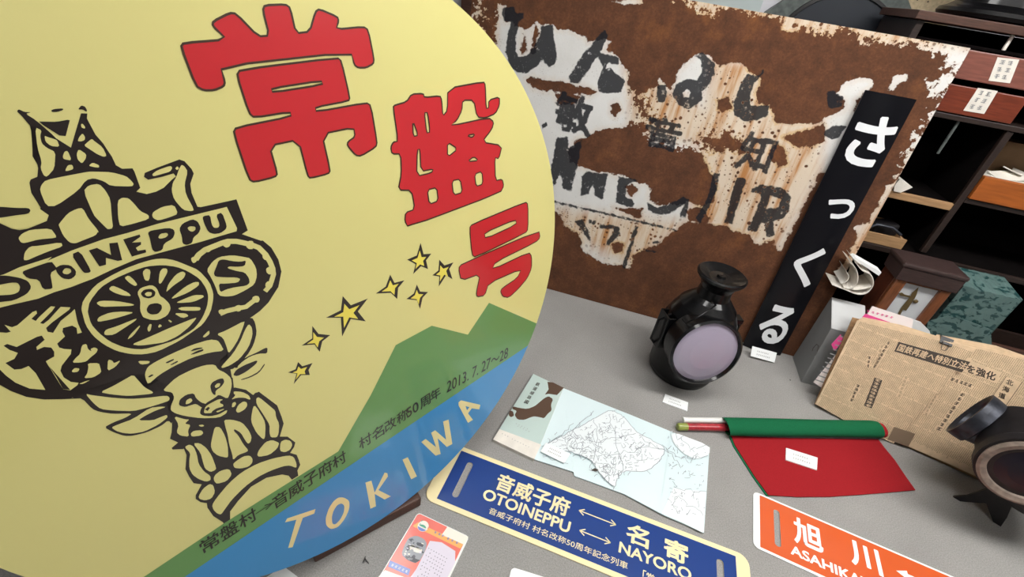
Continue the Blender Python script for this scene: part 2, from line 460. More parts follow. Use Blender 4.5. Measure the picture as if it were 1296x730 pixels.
# stars
C = crop(340, 290, 3.174)
for st in (((610,55),(622,100),(653,98),(632,125),(640,160),(612,148),(580,180),(590,140),(556,122),(595,105)),
           ((685,122),(706,145),(742,133),(725,160),(738,200),(712,185),(683,230),(685,190),(657,185),(682,165)),
           ((488,182),(505,215),(545,205),(520,235),(516,280),(490,255),(430,258),(470,230)),
           ((595,222),(608,250),(640,252),(618,275),(608,320),(595,285),(553,280),(583,258)),
           ((297,268),(330,305),(398,278),(358,330),(390,370),(330,360),(295,430),(290,355),(230,355),(290,325)),
           ((175,388),(200,420),(247,425),(215,450),(205,492),(185,462),(132,467),(175,438)),
           ((118,533),(135,550),(176,537),(160,565),(165,585),(130,585),(100,622),(112,580),(77,575),(108,562))):
    s = C(*st); c = np.mean(s, 0)
    art(s, 7, 1)
    art([c + .60*(np.array(p)-c) + (-1, .8) for p in s], 6, 2)
# TOKIWA
C = crop(320, 620, 6.48)
art(C((262,262),(280,230),(512,153),(502,190),(408,225),(325,465),(288,472),(355,240)), 5, 3)
art(C((700,58),(745,58),(790,85),(790,150),(755,230),(700,300),(640,320),(600,290),(595,230),(620,150),(660,88)), 5, 3, 2, holes=[C((725,105),(750,125),(745,180),(715,240),(675,280),(650,275),(645,220),(660,165),(690,120))])
C = crop(340, 500, 3.175)
art(C((388,350),(412,342),(425,390),(465,310),(476,312),(478,325),(440,380),(490,405),(465,418),(425,395),(430,445),(408,455)), 5, 3)
art(C((537,258),(558,248),(595,325),(572,337)), 5, 3)
art(C((612,187),(630,175),(672,208),(652,150),(668,140),(712,178),(700,105),(722,97),(737,195),(715,207),(678,172),(690,235),(670,242)), 5, 3)
art(C((762,28),(772,20),(850,38),(845,56),(815,52),(800,72),(820,98),(800,110),(762,40)), 5, 3, holes=[C((790,43),(806,47),(796,60))])
# small line of lettering on the green band
def band_line(s, cs, ce, h, bold=.012):
    a, e = disc2(cs), disc2(ce); d = e-a; d /= np.linalg.norm(d); u = np.array([-d[1], d[0]])*h + d*h*.12
    letter(mb, s, disc3(a+u, 3), disc3(e+u, 3), disc3(a, 3), 0, 7, bold)
def band_text(s, cs, ce, size, n=None):
    a, e = disc2(cs), disc2(ce); d = (e-a); L = np.linalg.norm(d); d /= L; u = np.array([-d[1], d[0]])
    step = L/max(1, len(s)-1)
    for i, ch in enumerate(s):
        if ch == ' ': continue
        w = size*(.55 if ch in '0123456789' else .95); h = size
        if ch in '.': w = h = size*.16
        if ch in '→～': h = size*.35
        v, f = glyphs(ch, .006)
        c = a + d*step*i + (u*(-size*.35) if ch == '.' else 0)
        sk = d*.12
        o = c - d*w/2 - u*h/2
        letter(mb, ch, disc3(o+u*h+sk*h, 3), disc3(o+u*h+d*w+sk*h, 3), disc3(o, 3), 0, 7, .010)
band_text('常盤村', (264, 687), (312, 656), .0245)
band_line('→', (324, 653), (347, 638), .010, .0)
band_text('音威子府村', (353, 632), (428, 582), .0245)
band_text('村名改称', (461, 558), (508, 527), .024)
band_line('50', (515, 529), (530, 518.5), .021)
band_text('周年', (537, 508), (550, 499), .024)
band_line('2013. 7. 27～28', (565, 497), (642, 452), .025, .006)

# the black woodcut emblem: dark silhouettes, light cut-outs, dark details
a = crop(0,110,7.3); bb = crop(90,110,7.3); c = crop(20,180,6.083); d = crop(120,180,6.086); e = crop(0,240,6.08)
f = crop(60,250,6.086); g = crop(180,240,7.3); h = crop(0,340,7.3); i_ = crop(0,410,6.636); j = crop(60,390,6.083)
k = crop(90,310,7.3); l = crop(180,310,7.3); m_ = crop(100,370,7.3); n_ = crop(240,290,5.615); o = crop(200,380,7.3)
p_ = crop(90,430,5.615); q = crop(180,400,6.086); r = crop(240,380,7.3); s_ = crop(200,470,7.3); t_ = crop(280,470,6.08)
u = crop(210,540,7.3); v = crop(260,550,6.085)
def K(*parts, sm=1): art(sum(parts, []), 7, 1, sm)
def Y(*parts, sm=1): art(sum(parts, []), 0, 2, sm)
def K2(*parts, sm=1): art(sum(parts, []), 7, 3, sm)
def Y2(*parts, sm=1): art(sum(parts, []), 0, 4, sm)
K(a((155,225),(172,205),(225,230),(290,233),(235,247),(330,305),(520,470),(500,478),(325,370),(345,560),(385,690),(345,715),(300,640),(300,560),(285,365),(240,315),(200,265)))
K(a((345,318),(420,320),(522,322),(648,298),(635,345),(600,480)))
K(a((470,218),(500,203),(580,197),(585,212),(530,230),(485,232)))
K(a((720,208),(750,170),(785,180),(805,215),(800,230),(765,208)))
K(e((-60,135),(0,130),(130,140),(220,140),(237,160),(215,185),(130,195),(0,215),(-60,220)))
# upper mass
K(a((748,243)), bb((150,245),(145,290),(225,440),(295,520),(340,590),(375,640),(410,715)), d((160,175),(210,203),(290,200),(305,225),(350,350),(320,380),(400,398),(470,380),(530,350),(590,290),(625,262),(605,240),(520,265),(410,288),(378,265),(385,235),(480,195),(650,132),(690,145),(745,205),(762,240),(735,320),(745,390),(790,495)),
  g((540,160),(690,128),(870,88),(975,375),(920,410),(1095,470)), n_((520,80),(580,130),(630,215),(652,300),(630,410),(560,520),(500,580),(445,620)), r((575,150),(520,190),(350,490)), q((690,470),(640,430),(560,370),(165,570)), p_((585,375),(440,300),(205,370),(0,410)), i_((690,622),(520,630),(370,632),(220,610),(90,560),(0,510)), [(-30, 482), (-58, 452), (-74, 405), (-72, 350), (-55, 305), (-30, 272)], e((0,258),(90,300),(150,310),(210,300),(300,265),(360,240),(375,195),(310,150)),
  c((190,500),(120,390),(105,310),(115,285),(165,265),(172,200)), a((345,715),(300,640),(300,560),(285,365),(330,370),(520,475),(655,560)), sm=0)
# ear feathers on the right, whiskers
K(r((510,185),(575,155),(605,205),(620,300),(590,410),(530,510),(440,600),(390,640),(290,630),(240,590),(350,480)))
K(r((400,600),(530,520),(620,480),(700,437),(720,440),(715,490),(650,490),(560,515),(480,580),(430,630)))
K(r((400,690),(430,640),(520,590),(610,555),(628,560),(610,590),(520,660),(440,700)))
K(r((470,730),(560,700),(640,655),(690,582),(695,595),(640,670),(560,712),(480,735)))
K(p_((0,410),(80,415),(150,490),(200,510),(300,525),(440,520),(380,555),(300,585),(235,620),(300,655),(380,682),(440,680),(540,655),(640,610),(690,570),(720,600),(730,350),(560,250),(440,235),(200,330),(0,350)))
# lower mass: face, arms, skirt, base
K(q((165,565),(560,365),(690,470)), s_((690,60),(700,150)), t_((105,122),(190,140),(245,180),(260,165),(290,155),(430,260),(465,350),(480,400),(450,500),(510,500),(570,545),(560,580),(530,625),(580,640),(605,700)), v((690,145),(715,190),(730,230),(708,275),(715,315),(665,345),(640,315),(590,305),(470,330),(350,400),(250,510),(190,590),(190,655),(145,685),(130,670),(60,625),(15,560),(10,520)),
  u((385,705),(320,695),(275,665),(275,630),(330,530),(255,520),(215,460),(180,390),(190,260),(165,200)), s_((230,715),(135,720),(125,705),(185,655),(110,620),(125,560),(130,470),(100,360),(60,250)), sm=0)
# light cut-outs, upper part
Y(a((410,450),(440,462),(500,480),(528,492),(550,552),(470,545),(420,505)))
Y(a((325,372),(385,400),(370,450),(385,520),(430,560),(512,600),(505,720)), c((300,90),(298,200),(240,265),(215,255),(190,200)), a((385,690),(345,560)))
for w in (((90,345),(105,338),(130,370),(125,385),(95,375)), ((60,500),(75,460),(105,428),(128,460),(125,490),(90,503)), ((118,540),(150,510),(190,478),(215,500),(290,555),(328,635),(300,645),(240,620),(180,580)), ((50,620),(70,573),(140,620),(135,660),(100,708),(60,670))): Y(bb(*w))
for w in (((360,110),(375,70),(400,65),(430,140),(370,130)), ((378,220),(400,175),(435,172),(445,205),(400,220)), ((560,180),(590,155),(640,175),(640,195),(600,190))): Y(c(*w))
Y(c((185,370),(195,330),(230,290),(400,255),(560,225)), d((0,225),(130,230),(240,260),(275,290),(300,320),(285,340),(120,335)), c((680,300),(600,275),(540,290),(480,370),(310,490),(235,490)))
Y(c((330,630),(400,545),(470,510),(515,505),(560,590),(635,680),(635,700)), f((390,260),(370,290),(280,325),(215,352),(170,345),(120,290),(88,215)))
Y(c((520,375),(560,330),(640,318),(690,370)), d((120,440),(130,580),(140,660),(100,670)), f((440,220),(380,160)), c((600,560)))
for w in (((175,450),(210,425),(260,430),(300,470),(350,530),(415,560),(415,590),(300,625),(195,650),(178,580)), ((440,560),(450,535),(520,495),(610,480),(640,550),(580,575),(490,602),(450,585)), ((600,310),(625,270),(650,200),(668,172),(690,185),(715,225),(690,320),(700,400),(765,520),(740,530),(680,520),(610,440),(590,370)), ((440,245),(480,215),(580,180),(597,195),(580,225),(510,245),(450,262)), ((618,200),(635,183),(648,200),(632,214))): Y(d(*w))
Y(e((140,370),(170,335),(240,305),(390,297),(430,350),(430,370),(300,380),(190,410),(160,405)))
Y(e((180,540),(190,480),(230,435),(300,430),(470,403),(482,435),(380,470),(270,515),(210,542)))
Y(e((-60,225),(0,230),(230,190),(235,160),(310,150),(372,195),(360,240),(210,290),(150,305),(90,296),(0,250),(-60,235)))
# name ribbon and its letters
Y(e((30,650),(150,595),(400,515)), f((0,485),(190,405),(430,320),(620,270),(850,200)), g((330,268),(780,158),(875,355),(870,382),(540,480),(0,625)), k((600,130),(400,215),(200,310),(0,385)), h((730,145),(500,215),(350,275),(130,325),(0,357)), [(-25, 392), (-50, 396), (-52, 378), (-25, 365)], h((0,60)), sm=0)
art(h((0,60),(60,60),(180,80),(260,110),(290,170),(250,230),(130,290),(0,305),(-100,310),(-100,60)), 7, 3, 1, holes=[h((-60,150),(0,145),(100,125),(160,125),(187,160),(175,210),(120,235),(0,243),(-60,240))])
K2(e((165,630),(240,600),(395,548),(420,580),(440,605),(385,640),(400,720),(405,760),(330,765),(300,690),(210,680)))
art(e((425,600),(470,575),(540,578),(585,620),(580,660),(540,688),(480,680),(440,640)), 7, 3, 1, holes=[e((478,630),(500,600),(540,605),(550,630),(520,650),(490,645))])
K2(f((183,435),(250,408),(335,560),(325,575),(285,578),(265,560)))
K2(f((318,405),(380,385),(490,440),(475,350),(540,343),(575,480),(540,485),(450,462),(450,515),(400,528)), sm=0)
K2(f((582,320),(710,282),(715,300),(650,345),(720,340),(720,360),(680,385),(695,408),(755,398),(760,420),(650,452)), sm=0)
art(g((50,395),(80,375),(240,350),(290,365),(300,400),(280,450),(200,495),(185,555),(120,575),(90,550),(70,450)), 7, 3, 1, holes=[g((145,440),(165,405),(225,395),(240,415),(215,440),(165,452))])
art(g((340,360),(370,310),(460,270),(510,290),(540,350),(520,400),(470,440),(460,490),(410,510),(370,495),(365,430)), 7, 3, 1, holes=[g((415,350),(440,335),(490,340),(490,370),(460,388),(430,375))])
K2(g((555,255),(570,240),(625,232),(640,320),(660,350),(700,350),(715,320),(680,230),(735,207),(780,330),(770,365),(720,400),(660,408),(610,390),(570,310)))
# spoked wheel with the figure 8
art(k((95,580),(110,510),(220,370),(350,290),(500,215),(650,160),(760,130))+l((200,122),(300,140),(400,180),(520,230),(620,340),(655,440),(655,500),(630,620),(560,730))+o((330,280),(200,370),(0,470))+m_((600,570),(480,568),(350,540),(230,480),(130,400),(60,300),(25,170)), 0, 2, 1,
    holes=[k((155,600),(170,520),(270,390),(400,310),(560,240),(700,195))+l((190,183),(320,200),(420,240),(530,310),(590,400),(610,470),(600,560),(560,660),(520,720))+o((320,270),(150,370),(0,415))+m_((600,523),(500,520),(400,500),(280,450),(180,370),(110,290),(80,180))])
Y(k((610,440),(640,395),(740,365),(790,395),(820,470)), l((200,490),(250,540),(262,590),(230,650),(150,690),(80,690),(20,670)), k((660,660),(635,600),(640,510)))
K2(k((640,445),(670,410),(740,400),(780,430),(770,470),(720,492),(665,480))); Y2(k((675,450),(700,430),(745,432),(740,465),(700,472)))
K2(k((695,590),(720,545),(790,532),(835,550),(838,590),(800,635),(740,640),(705,620)))
for w in (((345,405),(380,372),(440,395),(530,440),(555,470),(480,465),(400,440)), ((490,300),(530,278),(580,320),(612,365),(590,378),(540,350)), ((658,250),(690,215),(735,230),(720,330),(680,325)), ((230,535),(270,512),(420,515),(585,545),(570,560),(420,565),(280,570)), ((240,690),(260,660),(360,620),(480,612),(585,620),(480,655),(350,690),(250,708))): Y(k(*w))
for w in (((150,340),(160,250),(185,215),(225,215),(235,245),(180,345),(160,358)), ((220,430),(240,360),(310,270),(370,240),(402,260),(380,310),(290,370),(230,425)), ((265,490),(400,380),(480,340),(525,340),(520,375),(420,440),(290,492)), ((310,530),(400,490),(480,460),(560,460),(570,480),(470,525),(360,533)), ((325,585),(370,570),(530,570),(540,590),(520,605),(370,605)), ((290,628),(400,628),(430,655),(370,675))): Y(l(*w))
for w in (((230,370),(250,340),(350,310),(535,235),(520,260),(420,325),(320,390),(240,393)), ((445,435),(470,390),(560,300),(562,315),(500,400)), ((630,330),(650,290),(672,292),(660,350),(640,362)), ((730,310),(745,290),(768,308),(735,325)), ((820,255),(835,250),(860,268),(845,278))): Y(m_(*w))
Y(m_((485,478),(600,430),(760,360)), o((0,300),(100,255),(350,155),(350,170),(280,250),(180,330),(60,385)), m_((720,470),(560,490)))
# gear wheel with the figure 5
Y(n_((120,290),(160,230),(210,195),(300,183),(380,195),(430,205),(470,270),(478,330),(460,390),(400,430),(320,470),(260,478),(205,470),(180,400),(150,340)))
K2(n_((205,220),(240,212),(300,225),(360,230),(400,220),(390,260),(330,265),(280,262),(265,275),(330,295),(390,305),(420,345),(425,380),(400,400),(320,410),(260,425),(215,447),(205,385),(250,385),(340,378),(360,352),(330,340),(250,340),(180,335),(170,310),(190,260)))
for ln in (((40,215),(65,180),(110,145),(160,125),(230,97),(270,85),(330,85),(380,95),(440,110),(490,130),(540,180),(570,230),(590,280),(595,320),(580,370),(570,400),(535,440)), ((215,600),(260,580),(345,560),(400,550),(470,495))):
    mb.ribbon([disc3(disc2(x), 2) for x in n_(*ln)], .006, DN, 0)
for x, y, w in ((30,215,26), (130,140,27), (265,100,32), (425,110,36), (540,190,30), (568,292,32), (560,395,28), (225,585,24), (345,558,26), (470,495,28)):
    Y2(n_(*[(x+w*ra*math.cos(th), y+w*ra*math.sin(th)) for th, ra in [(2*math.pi*z/7, random.uniform(.75, 1.1)) for z in range(7)]]))
Y(o((540,310),(620,280),(800,185),(790,230),(740,360),(690,440),(650,488),(630,420),(600,345)))
Y(o((408,335),(472,272),(475,310),(430,342))); Y(m_((540,630),(655,630),(645,655),(570,665)))
Y(r((545,215),(575,250),(580,320),(545,430),(460,540),(370,600),(300,625),(290,610),(400,490),(470,370),(510,270)))
Y(r((430,620),(490,560),(560,515),(640,490),(690,490),(640,530),(610,555),(520,590)))
# head band, face
Y(q((20,440),(40,390),(100,350),(220,290),(380,220),(520,178),(580,185),(600,210),(630,265),(520,278),(380,318),(240,385),(130,450),(45,525),(25,480)))
for w in (((365,270),(400,245),(460,238),(465,245),(410,260)), ((365,295),(420,265),(470,250),(470,265),(400,290)), ((175,355),(240,325),(245,335),(190,362)), ((212,372),(270,340),(275,350),(225,375)), ((42,465),(70,445),(90,450),(55,470))): K2(q(*w))
Y(q((165,560),(260,470),(380,410),(480,375),(558,370),(585,410),(640,435),(683,475),(690,530)), s_((660,210),(640,250),(560,210),(525,240),(440,290),(395,340),(385,385),(410,405),(480,412),(560,395),(640,350),(630,385),(560,425),(400,430),(250,410),(160,385),(115,355),(120,310),(150,240),(130,190),(60,180)))
K2(s_((190,300),(200,255),(260,210),(330,198),(350,245),(400,285),(440,295),(410,335),(350,295),(310,305),(250,325),(205,315))); Y2(s_((250,300),(260,260),(300,240),(318,265),(290,290)))
K2(s_((480,130),(500,95),(560,65),(600,60),(612,95),(580,140),(530,175),(530,215),(510,210),(490,180))); Y2(s_((520,130),(545,105),(575,105),(565,135),(530,150)))
Y2(s_((420,370),(435,320),(480,290),(560,250),(600,255),(570,270),(570,290),(600,300),(600,320),(540,335),(500,360),(490,380),(430,382)))
art(s_((430,345),(460,322),(478,330),(455,360)), 7, 5); Y2(s_((530,365),(600,340),(610,345),(550,375)))
for w in (((145,410),(250,440),(290,440),(245,480),(300,490),(275,545),(285,600),(205,590),(170,560),(190,490)), ((300,570),(330,545),(400,540),(418,565),(395,590),(310,600)), ((370,495),(410,487),(428,500),(400,510))): Y(s_(*w))
for w in (((170,185),(215,160),(255,180),(285,250),(300,340),(350,410),(410,450),(412,490),(370,505),(300,480),(245,440),(215,380),(215,300),(225,240)), ((250,150),(310,148),(370,190),(420,260),(465,380),(450,400),(410,415),(360,385),(340,320),(320,240)), ((440,470),(455,440),(500,405),(560,388),(590,395),(607,440),(560,500),(470,525),(445,500)), ((300,640),(340,570),(400,525),(435,535),(453,600),(420,660),(360,678),(310,665)), ((450,0),(500,0),(545,80),(570,170),(575,270),(560,283),(480,265),(430,225),(412,170),(430,80))): Y(u(*w))
for w in (((20,370),(80,368),(160,390),(210,450),(233,500),(225,540),(205,555),(185,530),(150,470),(100,440),(95,455),(130,490),(170,560),(205,600),(200,615),(130,640),(90,680),(85,640),(60,560),(50,490),(30,420)), ((245,265),(265,265),(330,370),(340,420),(335,510),(320,520),(270,470),(235,400),(228,360)), ((268,205),(290,195),(380,270),(415,300),(420,350),(445,400),(440,480),(425,505),(380,505),(370,470),(372,410),(330,340),(270,250)), ((275,640),(290,600),(340,540),(390,525),(430,540),(445,550),(430,590),(370,640),(290,655)), ((450,610),(455,540),(490,522),(530,530),(547,560),(530,600),(490,620)), ((110,300),(130,255),(170,228),(195,235),(200,260),(180,290),(130,318)), ((80,275),(85,240),(105,232),(115,245),(100,270)), ((75,215),(110,180),(95,170),(95,150),(160,155),(210,180),(225,210),(215,215),(180,200),(120,200)), ((90,710),(110,690),(170,650),(220,645),(240,670),(238,700),(210,730),(150,745),(100,740))): Y(t_(*w))
Y(v((50,540),(80,490),(180,370),(280,285),(400,220),(520,180),(640,157),(680,170),(700,220),(700,255),(650,235),(600,240),(500,275),(400,325),(300,400),(200,500),(150,570),(120,612),(90,605),(60,575)))
for w in (((205,370),(300,325),(380,280),(440,245),(480,290),(520,335),(585,370),(570,382),(430,395),(380,395),(280,385)), ((100,380),(150,392),(300,410),(420,418),(540,410),(680,393),(700,410),(695,430),(640,450),(540,480),(440,505),(300,500),(210,490),(160,450)), ((285,620),(330,600),(440,560),(560,480),(640,472),(675,475),(600,500),(520,540),(475,570),(580,570),(640,545),(680,530),(685,550),(620,600),(520,650),(430,665),(370,660),(320,645))): Y(p_(*w))
# lower left: open ground around the two woodcut signs
Y(h((40,515),(70,525),(110,538),(160,520),(240,450),(300,398),(335,385),(342,410),(290,460),(330,480),(365,440),(430,380),(470,345),(510,348),(480,390),(370,500),(400,508),(450,470),(560,350),(650,355),(640,375),(480,495),(425,545),(440,580),(490,590),(560,480),(660,400),(690,370),(710,470),(722,510)), j((265,185),(230,195),(225,150),(190,132),(120,150),(115,180),(135,215),(75,270),(90,300),(130,312),(185,315),(180,350),(110,440),(100,480),(125,530),(180,565),(240,572),(230,590),(175,630),(120,620),(70,530),(0,430)), i_((590,550),(530,545),(470,450),(385,310),(455,270),(455,230),(430,195),(370,190),(310,215),(305,190),(375,130),(350,95),(310,105),(140,190),(60,165),(30,180),(80,215),(150,240),(120,290),(45,325),(120,380),(180,375),(240,350),(300,410),(380,550),(250,540),(130,490),(50,430),(0,380)), [(-25, 462), (-25, 415)], h((0,585),(60,590),(100,580)), sm=0)
for w in (((190,415),(215,380),(250,350),(265,280),(300,270),(310,310),(340,330),(330,310),(360,297),(388,310),(375,340),(330,375),(300,405),(250,415)), ((315,450),(310,420),(395,418),(405,450),(415,490),(350,530),(280,535),(305,500)), ((460,480),(465,390),(500,400),(510,420),(565,395),(520,450)), ((185,480),(210,455),(248,460),(235,485),(195,490)), ((240,578),(300,555),(330,548),(270,580))): Y2(j(*w))
tag(mb.build('train_headmark', [M[x] for x in DM]), 'huge round yellow train headmark with red characters and a black woodcut emblem', 'sign')

# wooden stand the headmark rests on
bdir = np.array([.634, .773, 0.]); bdir = (on_z((533, 636)) - on_z((400, 708))); bdir[2] = 0; bdir /= np.linalg.norm(bdir)
bperp = np.array([bdir[1], -bdir[0], 0])
end = on_z((533, 640)); 
lowz = (DC - DUP*DR)[2] - TZ
t = thing('wooden_stand', (end-bdir*.2-bperp*.03), 'dark brown wooden bar stand under the round yellow headmark', 'stand')
b = MB(); blen = np.linalg.norm(on_z((533, 640)) - on_z((398, 711)))
b.box(end - bdir*blen*.5 - bperp*.03 + UP*(lowz*.5-.0007), (blen, .06, lowz-.0035), ax=[bdir, bperp, UP], bev=.003); b.build('base_bar', M['brown_wood'], t)
b = MB()
sb = end - bdir*.26 - bperp*.07
tp = DC + DUP*DR*.45 - DN*.028
b.tube([sb+UP*.016, tp], .016, n=8); b.build('back_prop', M['brown_wood'], t)
b = MB(); b.box(sb + UP*.012 - bperp*.02, (.3, .05, .024), ax=[bdir, bperp, UP], bev=.003); b.build('rear_bar', M['brown_wood'], t)

# ------------------------------------------------------------------ rusted station sign
LEAN = .117667
SO = on_z((695, 366)); SU = np.array([1., 0, 0]); SW = np.array([0, math.sin(LEAN), math.cos(LEAN)]); SN = np.array([0, -math.cos(LEAN), math.sin(LEAN)])
def seg_of(loops):
    s = []
    for lp in loops:
        lp = np.asarray(lp, float); s.append(np.c_[lp, np.roll(lp, -1, 0)] if len(lp) > 2 else np.r_[lp[0], lp[1]][None])
    return np.concatenate(s)
def sdf(P, loops, far=22.0):            # signed distance, inside positive (even-odd)
    S = seg_of(loops); out = np.full(len(P), -far)
    lo = np.minimum(S[:, :2].min(0), S[:, 2:].min(0))-far; hi = np.maximum(S[:, :2].max(0), S[:, 2:].max(0))+far
    idx = np.where(((P > lo) & (P < hi)).all(1))[0]
    for ch in np.array_split(idx, max(1, len(idx)*len(S)//2000000+1)):
        if not len(ch): continue
        p = P[ch][:, None, :]; A = S[None, :, :2]; B = S[None, :, 2:]; d = B-A
        tt = np.clip(((p-A)*d).sum(2)/np.maximum((d*d).sum(2), 1e-9), 0, 1)
        D = np.sqrt((((A+d*tt[..., None])-p)**2).sum(2).min(1))
        y1, y2 = A[..., 1], B[..., 1]; py = p[..., 1]
        cr = ((y1 > py) != (y2 > py)); xi = A[..., 0] + (py-y1)*d[..., 0]/np.where(abs(d[..., 1]) < 1e-9, 1e-9, d[..., 1])
        ins = (cr & (p[..., 0] < xi)).sum(1) % 2 == 1
        out[ch] = np.clip(np.where(ins, D, -D), -far, far)
    return out
A = crop(580, 0, 3.6); B = crop(680, 150, 2.919); Cc = crop(900, 0, 3.273); E8 = crop(860, 0, 3.812); C5 = crop(1060, 200, 3.042)
paint = [
  A((165,170),(170,100),(185,15),(215,30),(205,60),(212,100),(240,95),(265,120),(300,140),(330,130),(358,92),(375,118),(432,112),(450,140),(500,138),(550,160),(582,165),(590,190),(640,190),(668,175),(690,190),(672,230),(700,240),(735,262),(752,300),(775,345),(770,380),(790,420),(850,412),(905,395),(920,365),(960,400),(985,370),(1000,325),(1060,265),(1100,240),(1150,260),(1175,292),(1230,300),(1270,285),(1296,290),(1330,330),(1340,640),(1300,720),(1200,690),(1110,690),(1060,680),(960,690),(880,660),(860,600),(840,575),(770,580),(720,590),(640,600),(540,640),(495,690),(470,760),(430,900),(300,900),(180,400)),
  Cc((-10,262),(30,270),(100,262),(125,275),(150,290),(200,320),(205,350),(190,380),(190,430),(240,440),(262,490),(265,510),(275,560),(320,590),(350,605),(400,570),(430,545),(435,520),(470,490),(520,460),(545,450),(550,420),(518,390),(545,350),(590,330),(640,325),(670,335),(665,365),(640,380),(600,420),(560,720),(-60,720)),
  B((60,60),(120,60),(160,180),(250,200),(330,215),(370,235),(410,250),(415,300),(450,320),(520,320),(560,310),(620,330),(650,300),(665,260),(650,215),(620,170),(610,125),(560,115),(530,60),(600,20),(1060,20),(1050,190),(980,330),(900,490),(880,480),(870,450),(830,465),(800,455),(790,430),(720,420),(700,400),(650,400),(640,390),(600,392),(560,372),(530,400),(500,418),(440,470),(400,480),(355,510),(340,555),(310,545),(270,540),(215,520),(190,505),(160,480),(155,430),(130,415),(100,400),(90,370),(65,345),(30,340)),
  Cc((725,380),(755,315),(810,310),(815,340),(780,345),(770,375),(750,390)),
  # strips along the top and right edges
  E8((-120,-20),(20,10),(55,35),(70,75),(110,70),(170,92),(190,60),(230,45),(280,62),(340,72),(400,85),(470,88),(490,110),(490,145),(540,158),(600,150),(640,170),(720,182),(760,160),(850,160),(862,215),(885,220),(910,190),(960,215),(1060,225),(1140,215),(1290,235),(1390,180),(900,40),(400,-60)),
  Cc((820,180),(860,200),(895,195),(910,225),(960,245),(978,270),(960,310),(945,330),(900,345),(882,385),(940,405),(965,390),(985,380),(1010,330),(1090,230),(1090,170),(900,150)),
  Cc((960,395),(940,420),(905,470),(890,510),(870,540),(835,550),(820,600),(808,640),(790,690),(765,725),(740,770),(830,770),(980,480),(1010,420)),
  C5((245,-10),(235,60),(190,110),(170,150),(160,190),(130,220),(125,250),(90,255),(65,270),(75,310),(70,330),(40,370),(20,400),(-5,440),(-25,480),(20,490),(120,380),(290,20)),
  A((80,10),(60,80),(110,90),(130,60),(120,10)), A((700,10),(820,-10),(850,20),(760,25)), A((70,120),(100,110),(140,150),(150,190),(110,170))]
rustblob = [
  B((115,120),(170,85),(240,45),(300,45),(330,30),(390,30),(410,80),(430,100),(500,110),(560,115),(610,125),(620,170),(650,215),(665,260),(650,300),(620,330),(560,310),(520,320),(450,320),(415,300),(410,250),(390,240),(370,235),(330,215),(290,205),(250,200),(200,195),(160,180),(120,160)),
  B((280,330),(330,335),(385,335),(380,370),(330,352)), B((545,340),(600,330),(640,370),(620,395),(560,385)), B((590,90),(640,68),(690,52),(732,70),(700,92),(620,102)),
  B((275,465),(300,455),(320,465),(310,500),(285,495)), B((330,255),(350,245),(372,262),(350,290),(335,280)),
  A((315,370),(335,358),(380,365),(450,370),(500,385),(530,395),(590,400),(630,420),(600,440),(540,425),(490,440),(455,412),(400,415),(340,400)), A((340,130),(355,120),(365,150),(350,240),(330,250)), A((290,150),(310,150),(312,235),(290,245)),
  A((450,440),(500,425),(560,450),(520,480),(460,470)), A((700,480),(720,470),(735,500),(715,530),(695,510)), A((800,440),(850,470),(880,550),(850,520)),
  B((1000,40),(1060,20),(1060,90),(960,110),(900,70)), A((1180,460),(1230,450),(1250,500),(1200,520)), A((1110,640),(1180,610),(1290,640),(1296,700),(1230,680),(1150,700)),
  Cc((230,640),(262,600),(300,610),(320,680),(280,700))]
ink = [[A(*w) for w in ws] for ws in (
  [((200,40),(255,30),(260,60),(300,60),(295,90),(275,100),(262,180),(260,240),(275,260),(310,255),(340,220),(370,160),(375,120),(430,115),(435,180),(452,260),(440,295),(410,308),(385,270),(350,310),(310,335),(265,332),(235,300),(215,240),(225,160),(240,100),(210,100),(200,70))],
  [((670,140),(680,170),(650,230),(600,310),(550,380),(510,380),(500,355),(560,260),(620,190),(650,150))],
  [((640,240),(730,260),(735,300),(680,290),(668,318),(690,310),(760,370),(740,420),(680,430),(640,420),(632,380),(660,310),(640,270))],
  [((1075,260),(1110,240),(1165,290),(1150,380),(1110,420),(1110,460),(1050,500),(1000,480),(975,430),(990,390),(1040,360),(1085,370),(1110,330),(1105,280)), ((1020,425),(1040,408),(1058,420),(1050,445),(1028,445))],
  [((905,385),(945,390),(950,440),(935,470),(905,470))], [((370,570),(400,560),(405,575),(385,585))])]
ink += [[Cc(*w)] for w in (((215,285),(225,300),(175,350),(160,400),(165,440),(240,440),(235,480),(195,500),(140,505),(95,480),(90,430),(120,350),(150,310),(190,315)), ((480,380),(510,375),(520,390),(548,400),(540,440),(490,455),(478,420)), ((470,540),(520,520),(560,525),(530,570),(500,582),(465,560)), ((-8,262),(15,265),(12,318),(-8,318)))]
